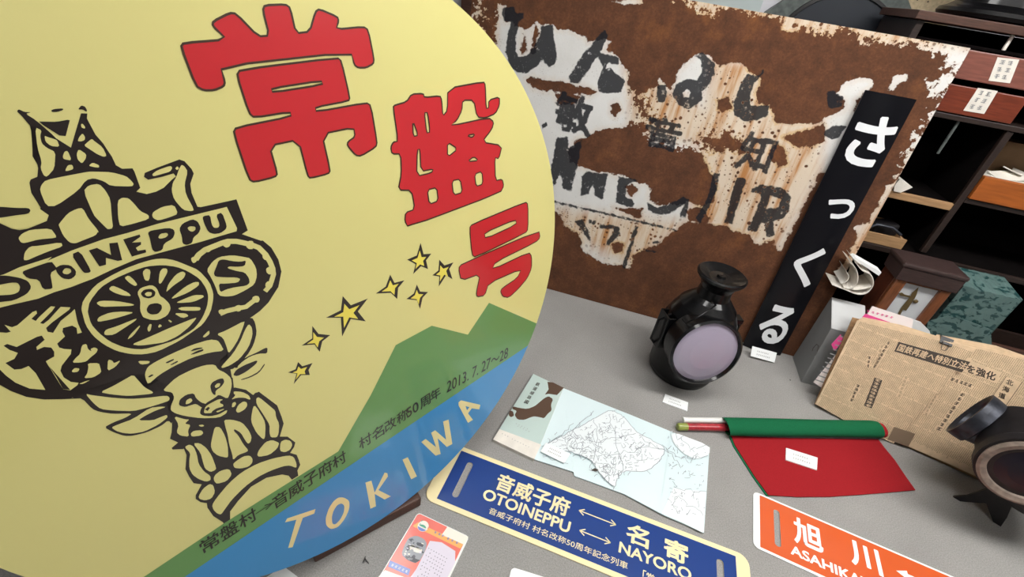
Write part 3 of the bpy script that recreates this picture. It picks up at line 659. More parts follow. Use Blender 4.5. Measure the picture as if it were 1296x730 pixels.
ink += [[B(*w) for w in ws] for ws in (
  [((72,70),(112,70),(115,110),(130,100),(165,80),(150,170),(125,268),(95,262),(85,200),(62,250),(48,200))],
  [((165,215),(185,195),(205,200),(262,205),(240,300),(215,290),(205,235),(190,280),(158,285))],
  [((300,215),(340,220),(375,230),(330,245),(325,290),(350,300),(358,315),(350,330),(288,312))],
  [((405,310),(440,330),(480,320),(540,290),(562,300),(548,370),(525,365),(540,320),(490,352),(440,357),(410,337))],
  [((650,200),(675,205),(660,270),(640,320),(600,390),(585,370),(630,290))], [((735,215),(772,225),(740,320),(720,395),(690,385),(710,310))],
  [((790,258),(830,245),(900,255),(937,290),(930,340),(900,375),(870,382),(877,430),(845,442),(840,390),(825,385),(810,420),(775,415),(800,360),(820,310),(825,278),(790,272)), ((860,285),(900,298),(892,330),(845,335))],
  [((62,304),(515,411),(514,418),(62,312))], [((135,380),(165,375),(180,400),(200,450),(195,460),(175,430),(155,400))],
  [((190,375),(200,375),(200,390),(190,390))], [((204,377),(214,377),(214,392),(204,392))],
  [((230,393),(270,393),(303,403),(307,428),(270,465),(245,472),(275,432),(282,410),(230,407))], [((400,484),(450,494),(448,500),(398,490))], [((425,455),(460,452),(455,462),(425,464))], [((360,400),(374,402),(325,556),(312,550))])]
def glyph_loops(ch, tl, tr, bl, bold):
    vv, ff = glyphs(ch, 0.0); lo, hi = vv.min(0), vv.max(0); t = (vv-lo)/(hi-lo)
    tl, tr, bl = map(np.array, (tl, tr, bl)); P = bl + t[:, :1]*(tr-tl) + t[:, 1:]*(tl-bl)
    cnt = {}
    for fc in ff:
        for x in range(len(fc)):
            key = tuple(sorted((fc[x], fc[(x+1) % len(fc)]))); cnt[key] = cnt.get(key, 0)+1
    return [P[list(kk)] for kk, n in cnt.items() if n == 1]
ink.append(glyph_loops('敏', A((455,415))[0], A((615,455))[0], A((438,585))[0], .03))
ink.append(glyph_loops('音', A((868,525))[0], A((1022,560))[0], A((845,660))[0], .035))
ink.append(glyph_loops('知', Cc((150,545))[0], Cc((280,575))[0], Cc((95,690))[0], .035))
tan = [A((760,330),(1000,420),(1110,480),(1160,290),(1340,280),(1340,720),(860,620),(780,560)), B((600,10),(1060,10),(1050,200),(890,490),(640,410),(560,380)), E8((-200,-60),(1400,0),(1400,240),(-200,220)), B((70,330),(560,380),(350,560),(90,420)), A((70,0),(190,0),(170,200),(60,200)), Cc((-10,250),(280,250),(350,720),(-10,720)), C5((300,-30),(300,100),(0,500),(-60,480))]
worn = [E8((-260,-80),(20,-30),(600,60),(1400,180),(1420,240),(1000,250),(700,200),(450,100),(200,95),(-60,20)), Cc((840,185),(1090,170),(1090,260),(900,560),(820,740),(740,760),(800,600),(880,420),(860,330),(930,280)), A((60,-5),(190,-5),(175,120),(170,320),(60,200)), A((770,420),(960,400),(1000,520),(1300,560),(1300,700),(1100,700),(960,700),(850,640),(780,580))]
GX, GV = 340, 226
x0s, x1s, v1s = -.395, .825, .893
gx = np.linspace(SO[0]-.395, .7005, GX); gv = np.linspace(0, v1s, GV)
gx = np.linspace(-.520, .7005, GX)
XX, VV = np.meshgrid(gx, gv); P3 = np.stack([XX.ravel(), SO[1]+VV.ravel()*SW[1], SO[2]+VV.ravel()*SW[2]], 1)
PP = to_px(P3)
dp = np.max([sdf(PP, [w]) for w in paint], 0)
for w in rustblob: dp = np.minimum(dp, -sdf(PP, [w]))
di = np.max([sdf(PP, w) + (1.6 if z >= len(ink)-3 else 0) for z, w in enumerate(ink)], 0)
dt = np.max([sdf(PP, [w], 40) for w in tan], 0)
dw = np.max([sdf(PP, [w]) for w in worn], 0)
me = bpy.data.meshes.new('face_plate')
idx = np.arange(GX*GV).reshape(GV, GX)
quads = np.stack([idx[:-1, :-1], idx[:-1, 1:], idx[1:, 1:], idx[1:, :-1]], -1).reshape(-1, 4)
base_loc = np.array([(gx[0]+gx[-1])/2, SO[1]+.05, TZ])
P3 = P3 + np.array([0, 0, .0012])
Vv = [tuple(w) for w in (P3 - base_loc)]
nv = len(Vv)
bk = [gx[0], gx[-1], gx[-1], gx[0]]; bv = [0, 0, v1s, v1s]
cor = [idx[0, 0], idx[0, -1], idx[-1, -1], idx[-1, 0]]
bb_ = [tuple(np.array(Vv[q_]) - SN*.004) for q_ in cor]
rim = list(idx[0, :]) + list(idx[1:, -1]) + list(idx[-1, -2::-1]) + list(idx[-2:0, 0])
rb = [tuple(np.array(Vv[q_]) - SN*.004) for q_ in rim]
Vv += rb
fcs = [tuple(map(int, q_)) for q_ in quads]
nr = len(rim)
fcs += [(int(rim[(z+1) % nr]), int(rim[z]), nv+z, nv+(z+1) % nr) for z in range(nr)] + [tuple(range(nv+nr-1, nv-1, -1))]
me.from_pydata(Vv, [], fcs)
for nm, arr in (('paint', dp), ('ink', di), ('tan', dt), ('worn', dw)):
    at = me.attributes.new(nm, 'FLOAT', 'POINT')
    at.data.foreach_set('value', np.concatenate([arr, arr[rim]]).astype(np.float32))
def rust_mat():
    m, nt, b = nodes_of('rusted_enamel'); L = nt.links; N = nt.nodes.new
    def attr(n): x = N('ShaderNodeAttribute'); x.attribute_name = n; return x.outputs['Fac']
    def math_(op, a, c=None, d=None, clamp=False):
        x = N('ShaderNodeMath'); x.operation = op; x.use_clamp = clamp
        for i, q in enumerate((a, c, d)):
            if q is None: continue
            if isinstance(q, (int, float)): x.inputs[i].default_value = q
            else: L.new(q, x.inputs[i])
        return x.outputs[0]
    tc = N('ShaderNodeTexCoord')
    def noise(sc, det=6, rough=.6, st=None):
        x = N('ShaderNodeTexNoise'); x.inputs['Scale'].default_value = sc; x.inputs['Detail'].default_value = det; x.inputs['Roughness'].default_value = rough
        if st:
            mp = N('ShaderNodeMapping'); mp.inputs['Scale'].default_value = st; L.new(tc.outputs['Object'], mp.inputs[0]); L.new(mp.outputs[0], x.inputs['Vector'])
        else: L.new(tc.outputs['Object'], x.inputs['Vector'])
        return x.outputs['Fac']
    def sstep(x, lo, hi):
        r = N('ShaderNodeMapRange'); r.interpolation_type = 'SMOOTHSTEP'; r.inputs['From Min'].default_value = lo; r.inputs['From Max'].default_value = hi
        L.new(x, r.inputs['Value']); return r.outputs['Result']
    def mix(f, a, c):
        x = N('ShaderNodeMix'); x.data_type = 'RGBA'
        L.new(f, x.inputs['Factor'])
        for nme, q in (('A', a), ('B', c)):
            if isinstance(q, tuple): x.inputs[nme].default_value = (*q, 1)
            else: L.new(q, x.inputs[nme])
        return x.outputs['Result']
    P, I, T = attr('paint'), attr('ink'), attr('tan')
    edge_n = math_('ADD', math_('MULTIPLY', math_('SUBTRACT', noise(55, 8, .65), .5), 13.0), math_('MULTIPLY', math_('SUBTRACT', noise(21, 4, .6), .5), 11.0))
    tanm = sstep(T, -12, 14)
    # flaked-off pits, many where the paint is stained
    vo = N('ShaderNodeTexVoronoi'); vo.inputs['Scale'].default_value = 62; L.new(tc.outputs['Object'], vo.inputs['Vector'])
    pit = sstep(math_('ADD', vo.outputs['Distance'], math_('MULTIPLY', noise(30, 3), .9)), .70, .56)
    vo2 = N('ShaderNodeTexVoronoi'); vo2.inputs['Scale'].default_value = 150; L.new(tc.outputs['Object'], vo2.inputs['Vector'])
    pit2 = sstep(math_('ADD', vo2.outputs['Distance'], math_('MULTIPLY', noise(22, 3), 1.0)), .66, .56)
    pits = math_('MAXIMUM', math_('MULTIPLY', pit, tanm), math_('MULTIPLY', pit2, math_('ADD', math_('MULTIPLY', tanm, .8), .2)))
    wm = sstep(attr('worn'), -7, 7)
    d1 = math_('ADD', math_('ADD', P, edge_n), math_('MULTIPLY', wm, math_('MULTIPLY', math_('SUBTRACT', noise(75, 7, .62), .535), 70.0)))
    pm = math_('MULTIPLY', sstep(d1, -.7, .9), math_('SUBTRACT', 1.0, pits, clamp=True))
    # colours
    r1 = N('ShaderNodeValToRGB'); e = r1.color_ramp.elements
    e[0].position = .22; e[0].color = (.030, .0145, .010, 1); e[1].position = .80; e[1].color = (.22, .085, .034, 1)
    x = r1.color_ramp.elements.new(.5); x.color = (.100, .039, .018, 1)
    L.new(math_('ADD', math_('MULTIPLY', noise(20, 8, .7), .55), math_('MULTIPLY', noise(190, 5, .75), .45)), r1.inputs[0])
    orange = sstep(math_('ADD', noise(9, 6, .7), math_('MULTIPLY', tanm, .10)), .56, .80)
    rust = mix(math_('MULTIPLY', orange, .6), r1.outputs[0], (.26, .095, .028))
    grime = sstep(noise(5, 4, .6), .60, .78)
    rust = mix(math_('MULTIPLY', grime, .35), rust, (.035, .030, .032))
    streak = sstep(noise(34, 4, .6, (1, .0, .10)), .42, .66)
    near = sstep(d1, 9, 0)
    stain = math_('MAXIMUM', math_('MULTIPLY', tanm, math_('ADD', .50, math_('MULTIPLY', streak, .48))), math_('MULTIPLY', near, math_('ADD', .18, math_('MULTIPLY', tanm, .75))), clamp=True)
    white = mix(noise(14, 5), (.60, .59, .56), (.76, .755, .74))
    deep = mix(streak, (.60, .41, .20), (.42, .18, .05))
    pcol = mix(stain, white, deep)
    col = mix(pm, rust, pcol)
    im = sstep(math_('ADD', I, math_('MULTIPLY', math_('SUBTRACT', noise(70, 6, .6), .5), 7.0)), -.8, .8)
    flake = math_('SUBTRACT', 1.0, math_('MULTIPLY', math_('MAXIMUM', pits, sstep(noise(38, 6, .7), .60, .70)), .8), clamp=True)
    icol = mix(noise(40, 5), (.004, .005, .008), (.014, .016, .022))
    col = mix(math_('MULTIPLY', math_('MULTIPLY', im, flake), .95), col, icol)
    L.new(col, b.inputs['Base Color'])
    rr = N('ShaderNodeMapRange'); rr.inputs['To Min'].default_value = .9; rr.inputs['To Max'].default_value = .5; L.new(pm, rr.inputs['Value']); L.new(rr.outputs[0], b.inputs['Roughness'])
    b.inputs['Specular IOR Level'].default_value = .3
    hgt = math_('ADD', math_('MULTIPLY', pm, .6), math_('MULTIPLY', noise(120, 8, .7), .7))
    bp = N('ShaderNodeBump'); bp.inputs['Strength'].default_value = .55; bp.inputs['Distance'].default_value = .0022
    L.new(hgt, bp.inputs['Height']); L.new(bp.outputs[0], b.inputs['Normal'])
    return m
me.materials.append(rust_mat())
rs = bpy.data.objects.new('station_sign', me); COL.objects.link(rs); rs.location = Vector(base_loc)
tag(rs, 'big rusted white enamel station sign with flaking black lettering, leaning upright at the back', 'sign')

# ------------------------------------------------------------------ black pillar sign with white kana
off = .016
BO = SO + SN*off; BO = np.array([0, BO[1], TZ]); BO[1] = SO[1] - off/math.cos(LEAN)
def bl2(p): w = on_pl(p, BO, SN) - BO; return np.array([w[0], w @ SW])
cs = [bl2(x) for x in ((1095.5, 114.6), (1157.6, 124.7), (939, 437), (990, 450))]
ul, ur = (cs[0][0]+cs[2][0])/2, (cs[1][0]+cs[3][0])/2; vt = (cs[0][1]+cs[1][1])/2; um = (ul+ur)/2; hw = (ur-ul)/2
def bpt(uu, vv, lift=0):
    s = (uu-um)/hw; return BO + SU*uu + SW*vv + SN*(.012*(1-s*s) + lift)
mb = MB(); nseg = 20; nvv = 12
us = [ul + (ur-ul)*x/nseg for x in range(nseg+1)]; vs_ = [.001 + (vt-.001)*x/nvv for x in range(nvv+1)]
fr = [bpt(x, y) for y in vs_ for x in us]; W1 = nseg+1
mb.add(fr, [(y*W1+x, y*W1+x+1, (y+1)*W1+x+1, (y+1)*W1+x) for y in range(nvv) for x in range(nseg)], 0, True)
bkp = [w - SN*.0025 for w in fr]
mb.add(bkp, [((y+1)*W1+x, (y+1)*W1+x+1, y*W1+x+1, y*W1+x) for y in range(nvv) for x in range(nseg)], 0, True)
edge = [x for x in range(W1)] + [y*W1+nseg for y in range(1, nvv+1)] + [nvv*W1+x for x in range(nseg-1, -1, -1)] + [y*W1 for y in range(nvv-1, 0, -1)]
ne = len(edge); mb.add([fr[x] for x in edge]+[bkp[x] for x in edge], [((x+1) % ne, x, ne+x, ne+(x+1) % ne) for x in range(ne)], 0)
C7 = crop(920, 100, 1.973)
def kana(ch, L_, R_, T_, B_, bold):
    u0, u1, v0, v1 = bl2(L_)[0], bl2(R_)[0], bl2(B_)[1], bl2(T_)[1]
    vv, ff, lv = thick(ch, bold); lo, hi = vv.min(0), vv.max(0); tt = (vv-lo)/(hi-lo)
    # cut into narrow strips so that the paint follows the curve of the plate
    bm = bmesh.new(); bv_ = [bm.verts.new((x, y, z_)) for (x, y), z_ in zip(tt, lv)]
    for f_ in ff:
        try: bm.faces.new([bv_[x] for x in f_])
        except ValueError: pass
    for k_ in range(1, 16):
        bmesh.ops.bisect_plane(bm, geom=bm.verts[:]+bm.edges[:]+bm.faces[:], plane_co=(k_/16, 0, 0), plane_no=(1, 0, 0))
    bm.verts.index_update()
    mb.add([bpt(u0+(u1-u0)*w_.co.x, v0+(v1-v0)*w_.co.y, .0006+w_.co.z) for w_ in bm.verts], [[w_.index for w_ in f_.verts] for f_ in bm.faces], 1)
    bm.free()
kana('さ', Cc((548,620))[0], Cc((765,545))[0], Cc((700,478))[0], Cc((640,692))[0], .035)
kana('っ', C7((249,305))[0], C7((318,320))[0], C7((290,296))[0], C7((288,352))[0], .03)
kana('く', C7((163,460))[0], C7((250,425))[0], C7((245,421))[0], C7((200,518))[0], .03)
kana('る', C7((83,605))[0], C7((178,575))[0], C7((115,555))[0], C7((118,660))[0], .035)
tag(mb.build('pillar_sign', [M['black_enamel'], M['white_enamel']]), 'tall narrow black enamel sign with four white kana, leaning on the rusted sign', 'sign')

# ------------------------------------------------------------------ lanterns
def lantern():
    bx, by = .352*H, 1.262*H
    O = np.array([bx, by, TZ+.0006])
    t = thing('tail_lantern', O, 'black lacquered railway lantern with a pale violet lens, left of the black sign', 'lantern')
    s = .98
    prof = [(.072,0),(.086,.004),(.092,.02),(.095,.09),(.096,.170),(.099,.172),(.099,.181),(.095,.185),(.090,.207),(.075,.240),(.054,.264),(.043,.274),(.041,.302)]
    b = MB(); b.lathe([(r_*s, h_*s) for r_, h_ in prof], O, n=64); b.build('body', M['black_lacquer'], t)
    b = MB(); b.lathe([(.041*s,.300*s),(.047*s,.316*s),(.057*s,.326*s),(.063*s,.334*s),(.0635*s,.340*s),(.059*s,.343*s),(.048*s,.338*s),(.030*s,.331*s),(.012*s,.331*s),(.010*s,.337*s),(.002*s,.338*s)], O, n=48)
    b.build('chimney_cap', M['black_lacquer'], t)
    A_ = math.radians(20); T_ = math.radians(10)
    ax = np.array([math.sin(A_)*math.cos(T_), -math.cos(A_)*math.cos(T_), math.sin(T_)])
    lc = on_pl((893, 446), O + UP*.10 + ax*.118, ax)
    R_ = .088
    b = MB(); b.lathe([(R_*.86, -.075),(R_*.97,-.06),(R_*1.0, -.014),(R_*1.06,-.012),(R_*1.07,.004),(R_*1.0,.008),(R_*.95,.0)], lc, ax, n=64); b.build('lens_hood', M['black_lacquer'], t)
    b = MB(); b.lathe([(R_*.95,.0),(R_*.80,.004),(R_*.5,.008),(R_*.2,.0098),(.001,.010)], lc, ax, n=64, cap0=False); b.build('lens', M['violet_lens'], t)
    # side bracket (a rectangular socket on the left) and a thin guard rod over the lens
    sd = np.cross(UP, ax); sd[2] = 0; sd /= np.linalg.norm(sd)
    az = np.array([ax[0], ax[1], 0]); az /= np.linalg.norm(az)
    lft = -np.array([math.cos(math.radians(25)), math.sin(math.radians(25)), 0]); pf = np.array([-lft[1], lft[0], 0])
    b = MB()
    for k_ in (-1, 1): b.box(O+lft*.103+pf*.022*k_+UP*.155, (.022,.005,.10), ax=[lft, pf, UP], bev=.001)
    b.box(O+lft*.112+UP*.155, (.005,.048,.10), ax=[lft, pf, UP], bev=.001); b.build('side_bracket', M['black_lacquer'], t)
    b = MB(); b.tube([O+lft*.096+UP*.205, O+lft*.125+UP*.185, O+lft*.128+UP*.12, O+lft*.10+UP*.09], .003); b.build('wire_handle', M['black_lacquer'], t)
    b = MB(); q0 = on_pl((906, 386), O+UP*.1+ax*.095, ax); q1 = on_pl((868, 409), O+UP*.1+ax*.110, ax)
    b.tube([q0-ax*.02, q0, (q0+q1)/2+ax*.004, q1, q1-ax*.02], .0022); b.build('guard_rod', M['black_lacquer'], t)
    rgt = np.array([math.cos(.3), math.sin(.3), 0])
    b = MB(); b.box(O+rgt*.097+UP*.20, (.02,.03,.014), ax=[rgt, np.array([-rgt[1], rgt[0], 0]), UP], bev=.002); b.box(O+rgt*.105+UP*.178, (.006,.02,.035), ax=[rgt, np.array([-rgt[1], rgt[0], 0]), UP], bev=.001); b.build('latch', M['black_lacquer'], t)
lantern()

def old_lantern():
    f1, f2 = on_z((1265, 666)), on_z((1207, 630))
    O = np.array([1.166*H, 1.050*H, TZ])
    t = thing('signal_lantern', O, 'worn black signal lantern on splayed feet, cut off by the right edge of the picture', 'lantern')
    prof = [(.055,.088),(.080,.092),(.096,.115),(.101,.14),(.101,.235),(.097,.250),(.085,.27),(.06,.288),(.045,.295),(.044,.33)]
    b = MB(); b.lathe(prof, O, n=56); b.build('body', M['worn_black'], t)
    b = MB(); b.lathe([(.044,.325),(.06,.34),(.066,.352),(.05,.358),(.02,.355)], O, n=40); b.build('chimney_cap', M['worn_black'], t)
    # the side horn, pointing left
    hx = .990*H
    hc = on_x((1227, 523), hx); dd = np.array([-1., .78, .20]); dd /= np.linalg.norm(dd)
    ex = (O + UP*(hc[2]-TZ-.012)) ; L_ = np.linalg.norm(hc-ex)
    b = MB(); b.lathe([(.046,-L_*.75),(.044,-.06),(.047,-.045),(.052,-.03),(.058,-.028),(.060,-.012),(.060,0),(.056,.001),(.050,-.006),(.044,-.03)], hc, dd, n=44, mis=None)
    b.build('side_horn', M['worn_steel'], t)
    b = MB(); b.lathe([(.046,-.030),(.02,-.024),(.001,-.022)], hc, dd, n=36, cap0=False); b.build('side_lens', M['dark_lens'], t)
    fy = np.array([-.36, -.93, 0]); fy /= np.linalg.norm(fy)
    lc = on_y((1302, 599), .945*H)
    b = MB(); b.lathe([(.070,-.13),(.074,-.03),(.080,-.02),(.080,0)], lc, fy, n=56); b.build('lens_hood', M['worn_black'], t)
    b = MB(); b.lathe([(.074,0),(.0755,.006),(.070,.009),(.060,.006),(.058,-.004)], lc, fy, n=56, cap0=False, cap1=False); b.build('lens_ring', M['chipped_ring'], t)
    b = MB(); b.lathe([(.059,-.002),(.03,.004),(.001,.006)], lc, fy, n=48, cap0=False); b.build('lens', M['dark_lens'], t)
    # splayed foot plates
    ft = (f1-f2); L2 = np.linalg.norm(ft); ft /= L2; nrm = np.array([-ft[1], ft[0], 0])
    if nrm @ (O-f1) < 0: nrm = -nrm
    for k_ in (0, 1):
        b = MB(); base = f2 + UP*.0006 + nrm*(.001 + k_*.115) + ft*L2*.55*k_
        pr = [(-.002, 0), (.012, -.001), (.03, .018), (.5*L2, .034), (L2-.034, .022), (L2-.012, -.001), (L2+.002, 0), (L2-.004, .03), (L2-.018, .075), (.028, .075), (.012, .022)]
        b.slab([base + ft*x_ + UP*max(z_, 0) for x_, z_ in pr], nrm*.006)
        b.build('foot_plate', M['worn_black'], t)
    b = MB(); b.box(f2 + ft*L2*.5 + nrm*.056 + UP*.080, (L2*.7, .10, .020), ax=[ft, nrm, UP], bev=.002); b.build('foot_bridge', M['worn_black'], t)
    b = MB(); pz = [O + np.array([-.095, -.03, .245]), O + np.array([-.085, -.06, .295]), O + np.array([-.03, -.085, .325]), O + np.array([.03, -.09, .31]), O + np.array([.06, -.085, .24])]
    b.tube(pz, .0028); b.build('wire_handle', M['worn_steel'], t)
old_lantern()

# ------------------------------------------------------------------ enamel destination boards
def rrect(u0, u1, v0, v1, r, n=6):
    pts = []
    for cx, cy, a0 in ((u1-r, v1-r, 0), (u0+r, v1-r, 90), (u0+r, v0+r, 180), (u1-r, v0+r, 270)):
        for k_ in range(n+1):
            a_ = math.radians(a0 + 90*k_/n); pts.append((cx+r*math.cos(a_), cy+r*math.sin(a_)))
    return pts
def pip(pt, poly):
    x, y = pt[0], pt[1]; ins = False
    for i in range(len(poly)):
        x1, y1 = poly[i]; x2, y2 = poly[i-1]
        if (y1 > y) != (y2 > y) and x < (x2-x1)*(y-y1)/(y2-y1)+x1: ins = not ins
    return ins
class Flat:
    """a sheet lying on the table: origin, two in-plane axes, thickness"""
    def __init__(s, tl, tr, bl, h=.0025):
        s.h = h; s.o = on_z(bl, h); e = on_z(tr, h) - on_z(tl, h); s.w = np.linalg.norm(e); s.eu = e/s.w
        ev = on_z(tl, h) - on_z(bl, h); s.ev = np.cross(UP, s.eu); s.ht = float(ev @ s.ev); s.o = on_z(tl, h) - s.ev*s.ht
    def P(s, uv, lay=0): return s.o + s.eu*uv[0] + s.ev*uv[1] + UP*(.00025*lay)
    def uv(s, px): w = on_z(px, s.h) - s.o; return np.array([w @ s.eu, w @ s.ev])
    def plate(s, mb, outer, holes, mi):
        loops = [[s.P(p) for p in outer]] + [[s.P(p) for p in hh] for hh in holes]
        mb.poly(loops, mi)
        mb.poly([[p - UP*(s.h-.0004) for p in l_] for l_ in loops], mi)
        for l_ in loops:
            n = len(l_); lo = [p - UP*(s.h-.0004) for p in l_]
            mb.add(l_+lo, [(i, (i+1) % n, n+(i+1) % n, n+i) for i in range(n)], mi)
    def pr(s, mb, outer, mi, lay=1, holes=()):
        mb.poly([[s.P(p, lay) for p in outer]] + [[s.P(p, lay) for p in hh] for hh in holes], mi)
    def prpx(s, mb, pts, mi, lay=1, sm=0): s.pr(mb, [s.uv(p) for p in (chaikin(pts, sm) if sm else pts)], mi, lay)
    def txt(s, mb, st, tl, tr, bl, mi, bold, lay=2, ortho=True):
        a_, b_, c_ = s.uv(tl), s.uv(tr), s.uv(bl)
        if ortho:                       # keep the lettering square to the board
            v1 = (a_[1]+b_[1])/2; v0 = c_[1]-(a_[1]-v1); u0 = (a_[0]+c_[0])/2; u1 = b_[0]
            a_, b_, c_ = (u0, v1), (u1, v1), (u0, v0)
        letter(mb, st, s.P(a_, lay), s.P(b_, lay), s.P(c_, lay), 0, mi, bold)
    def arrow(s, mb, p, q, mi, w=.0022, hd=.011, lay=2, both=True):
        p, q = s.uv(p), s.uv(q); q = np.array([q[0], p[1]]); d_ = (q-p)/np.linalg.norm(q-p); nn_ = np.array([-d_[1], d_[0]])
        def bar(x, y):
            t_ = (y-x)/np.linalg.norm(y-x); m__ = np.array([-t_[1], t_[0]])*w/2
            s.pr(mb, [x+m__, x-m__, y-m__, y+m__], mi, lay)
        bar(p, q)
        for e_, sg in ((p, 1), (q, -1))[:2 if both else 1]:
            for k_ in (1, -1): bar(e_, e_ + d_*sg*hd + nn_*k_*hd*.62)

F1 = Flat((584, 570.2), (930.9, 703.7), (552.8, 630.7))
mb = MB(); D4 = crop(540, 560, 3.086)
ml, mt = .026, .0105
sl = [F1.uv(crop(460, 560, 6.085)(z_)[0]) for z_ in ((828, 168), (700, 405))]
def slot(c_u, v0, v1, hw_): return rrect(c_u-hw_, c_u+hw_, v0, v1, hw_*.98)
sc1 = (sl[0][0]+sl[1][0])/2
slots = [slot(sc1, sl[1][1]-.004, sl[0][1]+.004, .0068), slot(F1.w-sc1, sl[1][1]-.004, sl[0][1]+.004, .0068)]
F1.plate(mb, rrect(-ml, F1.w+ml, -mt, F1.ht+mt, .022), slots, 0)
F1.pr(mb, rrect(0, F1.w, 0, F1.ht, .0008, 1), 1, 1, slots)
F1.txt(mb, '音威子府', D4((283,112))[0], D4((566,226))[0], D4((268,180))[0], 0, .030)
F1.txt(mb, 'OTOINEPPU', D4((228,180))[0], D4((566,308))[0], D4((214,222))[0], 0, .028)
F1.txt(mb, '音威子府村 村名改称50周年記念列車', D4((246,258))[0], D4((788,462))[0], D4((238,283))[0], 0, .006)
F1.arrow(mb, D4((595,265))[0], D4((738,328))[0], 0); F1.arrow(mb, D4((597,343))[0], D4((718,390))[0], 0)
F1.txt(mb, '名', D4((790,308))[0], D4((872,345))[0], D4((770,378))[0], 0, .028)
F1.txt(mb, '寄', D4((932,364))[0], D4((1022,405))[0], D4((922,440))[0], 0, .036)
F1.txt(mb, 'NAYORO', D4((755,390))[0], D4((1034,492))[0], D4((746,432))[0], 0, .028)
F1.txt(mb, '「', D4((848,498))[0], D4((858,502))[0], D4((840,522))[0], 0, .01)
F1.txt(mb, '常', D4((862,506))[0], D4((890,518))[0], D4((854,534))[0], 0, .01)
tag(mb.build('destination_board', [M['sign_cream'], M['sign_navy']]), 'navy blue destination board with cream border and cream lettering, lying flat on the table', 'sign')

F2 = Flat((961.4, 626.4), (1202.5, 730), (962.5, 692.2))
F2.w = F1.w; mb = MB(); D5 = crop(930, 600, 3.541); D8 = crop(940, 610, 6.086)
sl = [F2.uv(p_q) for p_q in D5((184,160),(196,325))]; sc1 = (sl[0][0]+sl[1][0])/2
slots = [slot(sc1, sl[1][1], sl[0][1], .0062), slot(F2.w-sc1, sl[1][1], sl[0][1], .0062)]
F2.plate(mb, rrect(-.0135, F2.w+.0135, -.0055, F2.ht+.0045, .012), slots, 0)
F2.pr(mb, rrect(0, F2.w, 0, F2.ht, .0008, 1), 1, 1, slots)
F2.txt(mb, '旭', D5((262,185))[0], D5((385,240))[0], D5((262,300))[0], 0, .03)
F2.txt(mb, '川', D5((512,290))[0], D5((640,340))[0], D5((518,400))[0], 0, .03)
F2.txt(mb, 'ASAHIKAWA', D5((255,328))[0], D5((700,505))[0], D5((244,366))[0], 0, .03)
q0 = F2.uv(D5((722,432))[0]); q1 = q0 + np.array([.12, 0])
F2.pr(mb, [q0, q0+(.022, .011), q0+(.022, .004), q1+(0, .004), q1+(0, -.004), q0+(.022, -.004), q0+(.022, -.011)], 0, 2)
tag(mb.build('destination_board', [M['sign_white'], M['sign_orange']]), 'orange destination board with white border and white lettering, lying in the lower right corner', 'sign')

# ------------------------------------------------------------------ open railway map booklet
t = thing('map_booklet', on_z((770, 575)), 'pale blue railway map unfolded from its teal booklet cover, lying on the felt', 'map')
S3 = crop(600, 460, 3.174)
FC = Flat((675, 473), (713, 491), (624, 556), .009)
mb = MB()
cov = [on_z(x_, .009) for x_ in ((675,473),(713,491),(676,581),(624,556))]
mb.slab(cov, -UP*.0086, 0, 1)
FC.prpx(mb, [(632,543), (650,549.5), (685,562.5), (676,581), (624,556)], 1, 1)
G3 = crop(610, 460, 5.214)
FC.prpx(mb, G3((432,120),(470,125),(540,160),(495,208),(440,200),(415,205),(440,170)), 2, 1)
FC.prpx(mb, G3((412,228),(440,215),(470,235),(455,270),(460,310),(435,330),(410,362),(385,355),(345,348),(320,355),(280,372),(235,370),(215,340),(230,312),(200,300),(205,282),(240,292),(300,300),(350,280),(385,250)), 2, 1, 1)
FC.prpx(mb, G3((182,310),(205,315),(212,345),(190,355),(176,340)), 2, 1, 1)
for i, ch in enumerate('鉄道線路図'):
    x_, y_ = 365-18.5*i, 122+29*i
    FC.txt(mb, ch, G3((x_-2, y_))[0], G3((x_+22, y_+9))[0], G3((x_-16, y_+21))[0], 3, .012, 2, False)
for x_, y_, n_k in ((222,398,5), (232,415,5), (130,465,3), (195,500,7)):
    for q_ in range(n_k):
        g0 = FC.uv(G3((x_+q_*18, y_+q_*8.5))[0]); scribble(mb, FC.P(g0, 1), FC.eu*.0026, FC.ev*.0026, UP*.0002, 4, 2)
mb.build('cover', [M['pale_teal'], M['cream_paper'], M['island_brown'], M['dark_print'], M['grey_print']], t)
FM = Flat((713, 491), (898, 566), (676, 582), .004)
mb = MB()
om = [(713,491),(800,525.5),(898,566),(891,674),(841,652),(790,625),(727,602),(726,597),(676,581)]
hts = [.004,.0045,.0035,.003,.006,.0045,.003,.0045,.004]
tp_ = [on_z(x_, z_) for x_, z_ in zip(om, hts)]
mb.slab(tp_, -UP*.0022, 0)
mb2 = mb
LF = .0032
def mp(px): return on_z(px, .0062)
land = S3((430,250),(480,222),(545,185),(600,210),(650,275),(720,310),(770,340),(745,395),(690,435),(600,430),(575,460),(565,500),(530,470),(490,420),(470,385),(420,365),(380,352),(300,350),(275,330),(340,300),(390,270))
mb.poly([[mp(x_) for x_ in chaikin(land, 2)]], 1)
mb.poly([[mp(x_) for x_ in chaikin(S3((790,270),(948,330),(945,365),(900,385),(850,370),(800,320)), 1)]], 1)
mb.poly([[mp(x_) for x_ in S3((800,500),(930,515),(920,680),(840,640),(755,600))]], 1)
def maplines(pts, w=.0011, jit=2.5, n=5):
    P_ = []
    for i in range(len(pts)-1):
        for k_ in range(n): P_.append(np.array(pts[i])*(1-k_/n) + np.array(pts[i+1])*k_/n + rng.normal(size=2)*jit/3.174)
    P_.append(np.array(pts[-1])); mb.ribbon([mp(x_)+UP*.0003 for x_ in P_], w, UP, 2)
maplines(list(chaikin(land, 1))+[chaikin(land, 1)[0]], .0012, 1.5, 3)
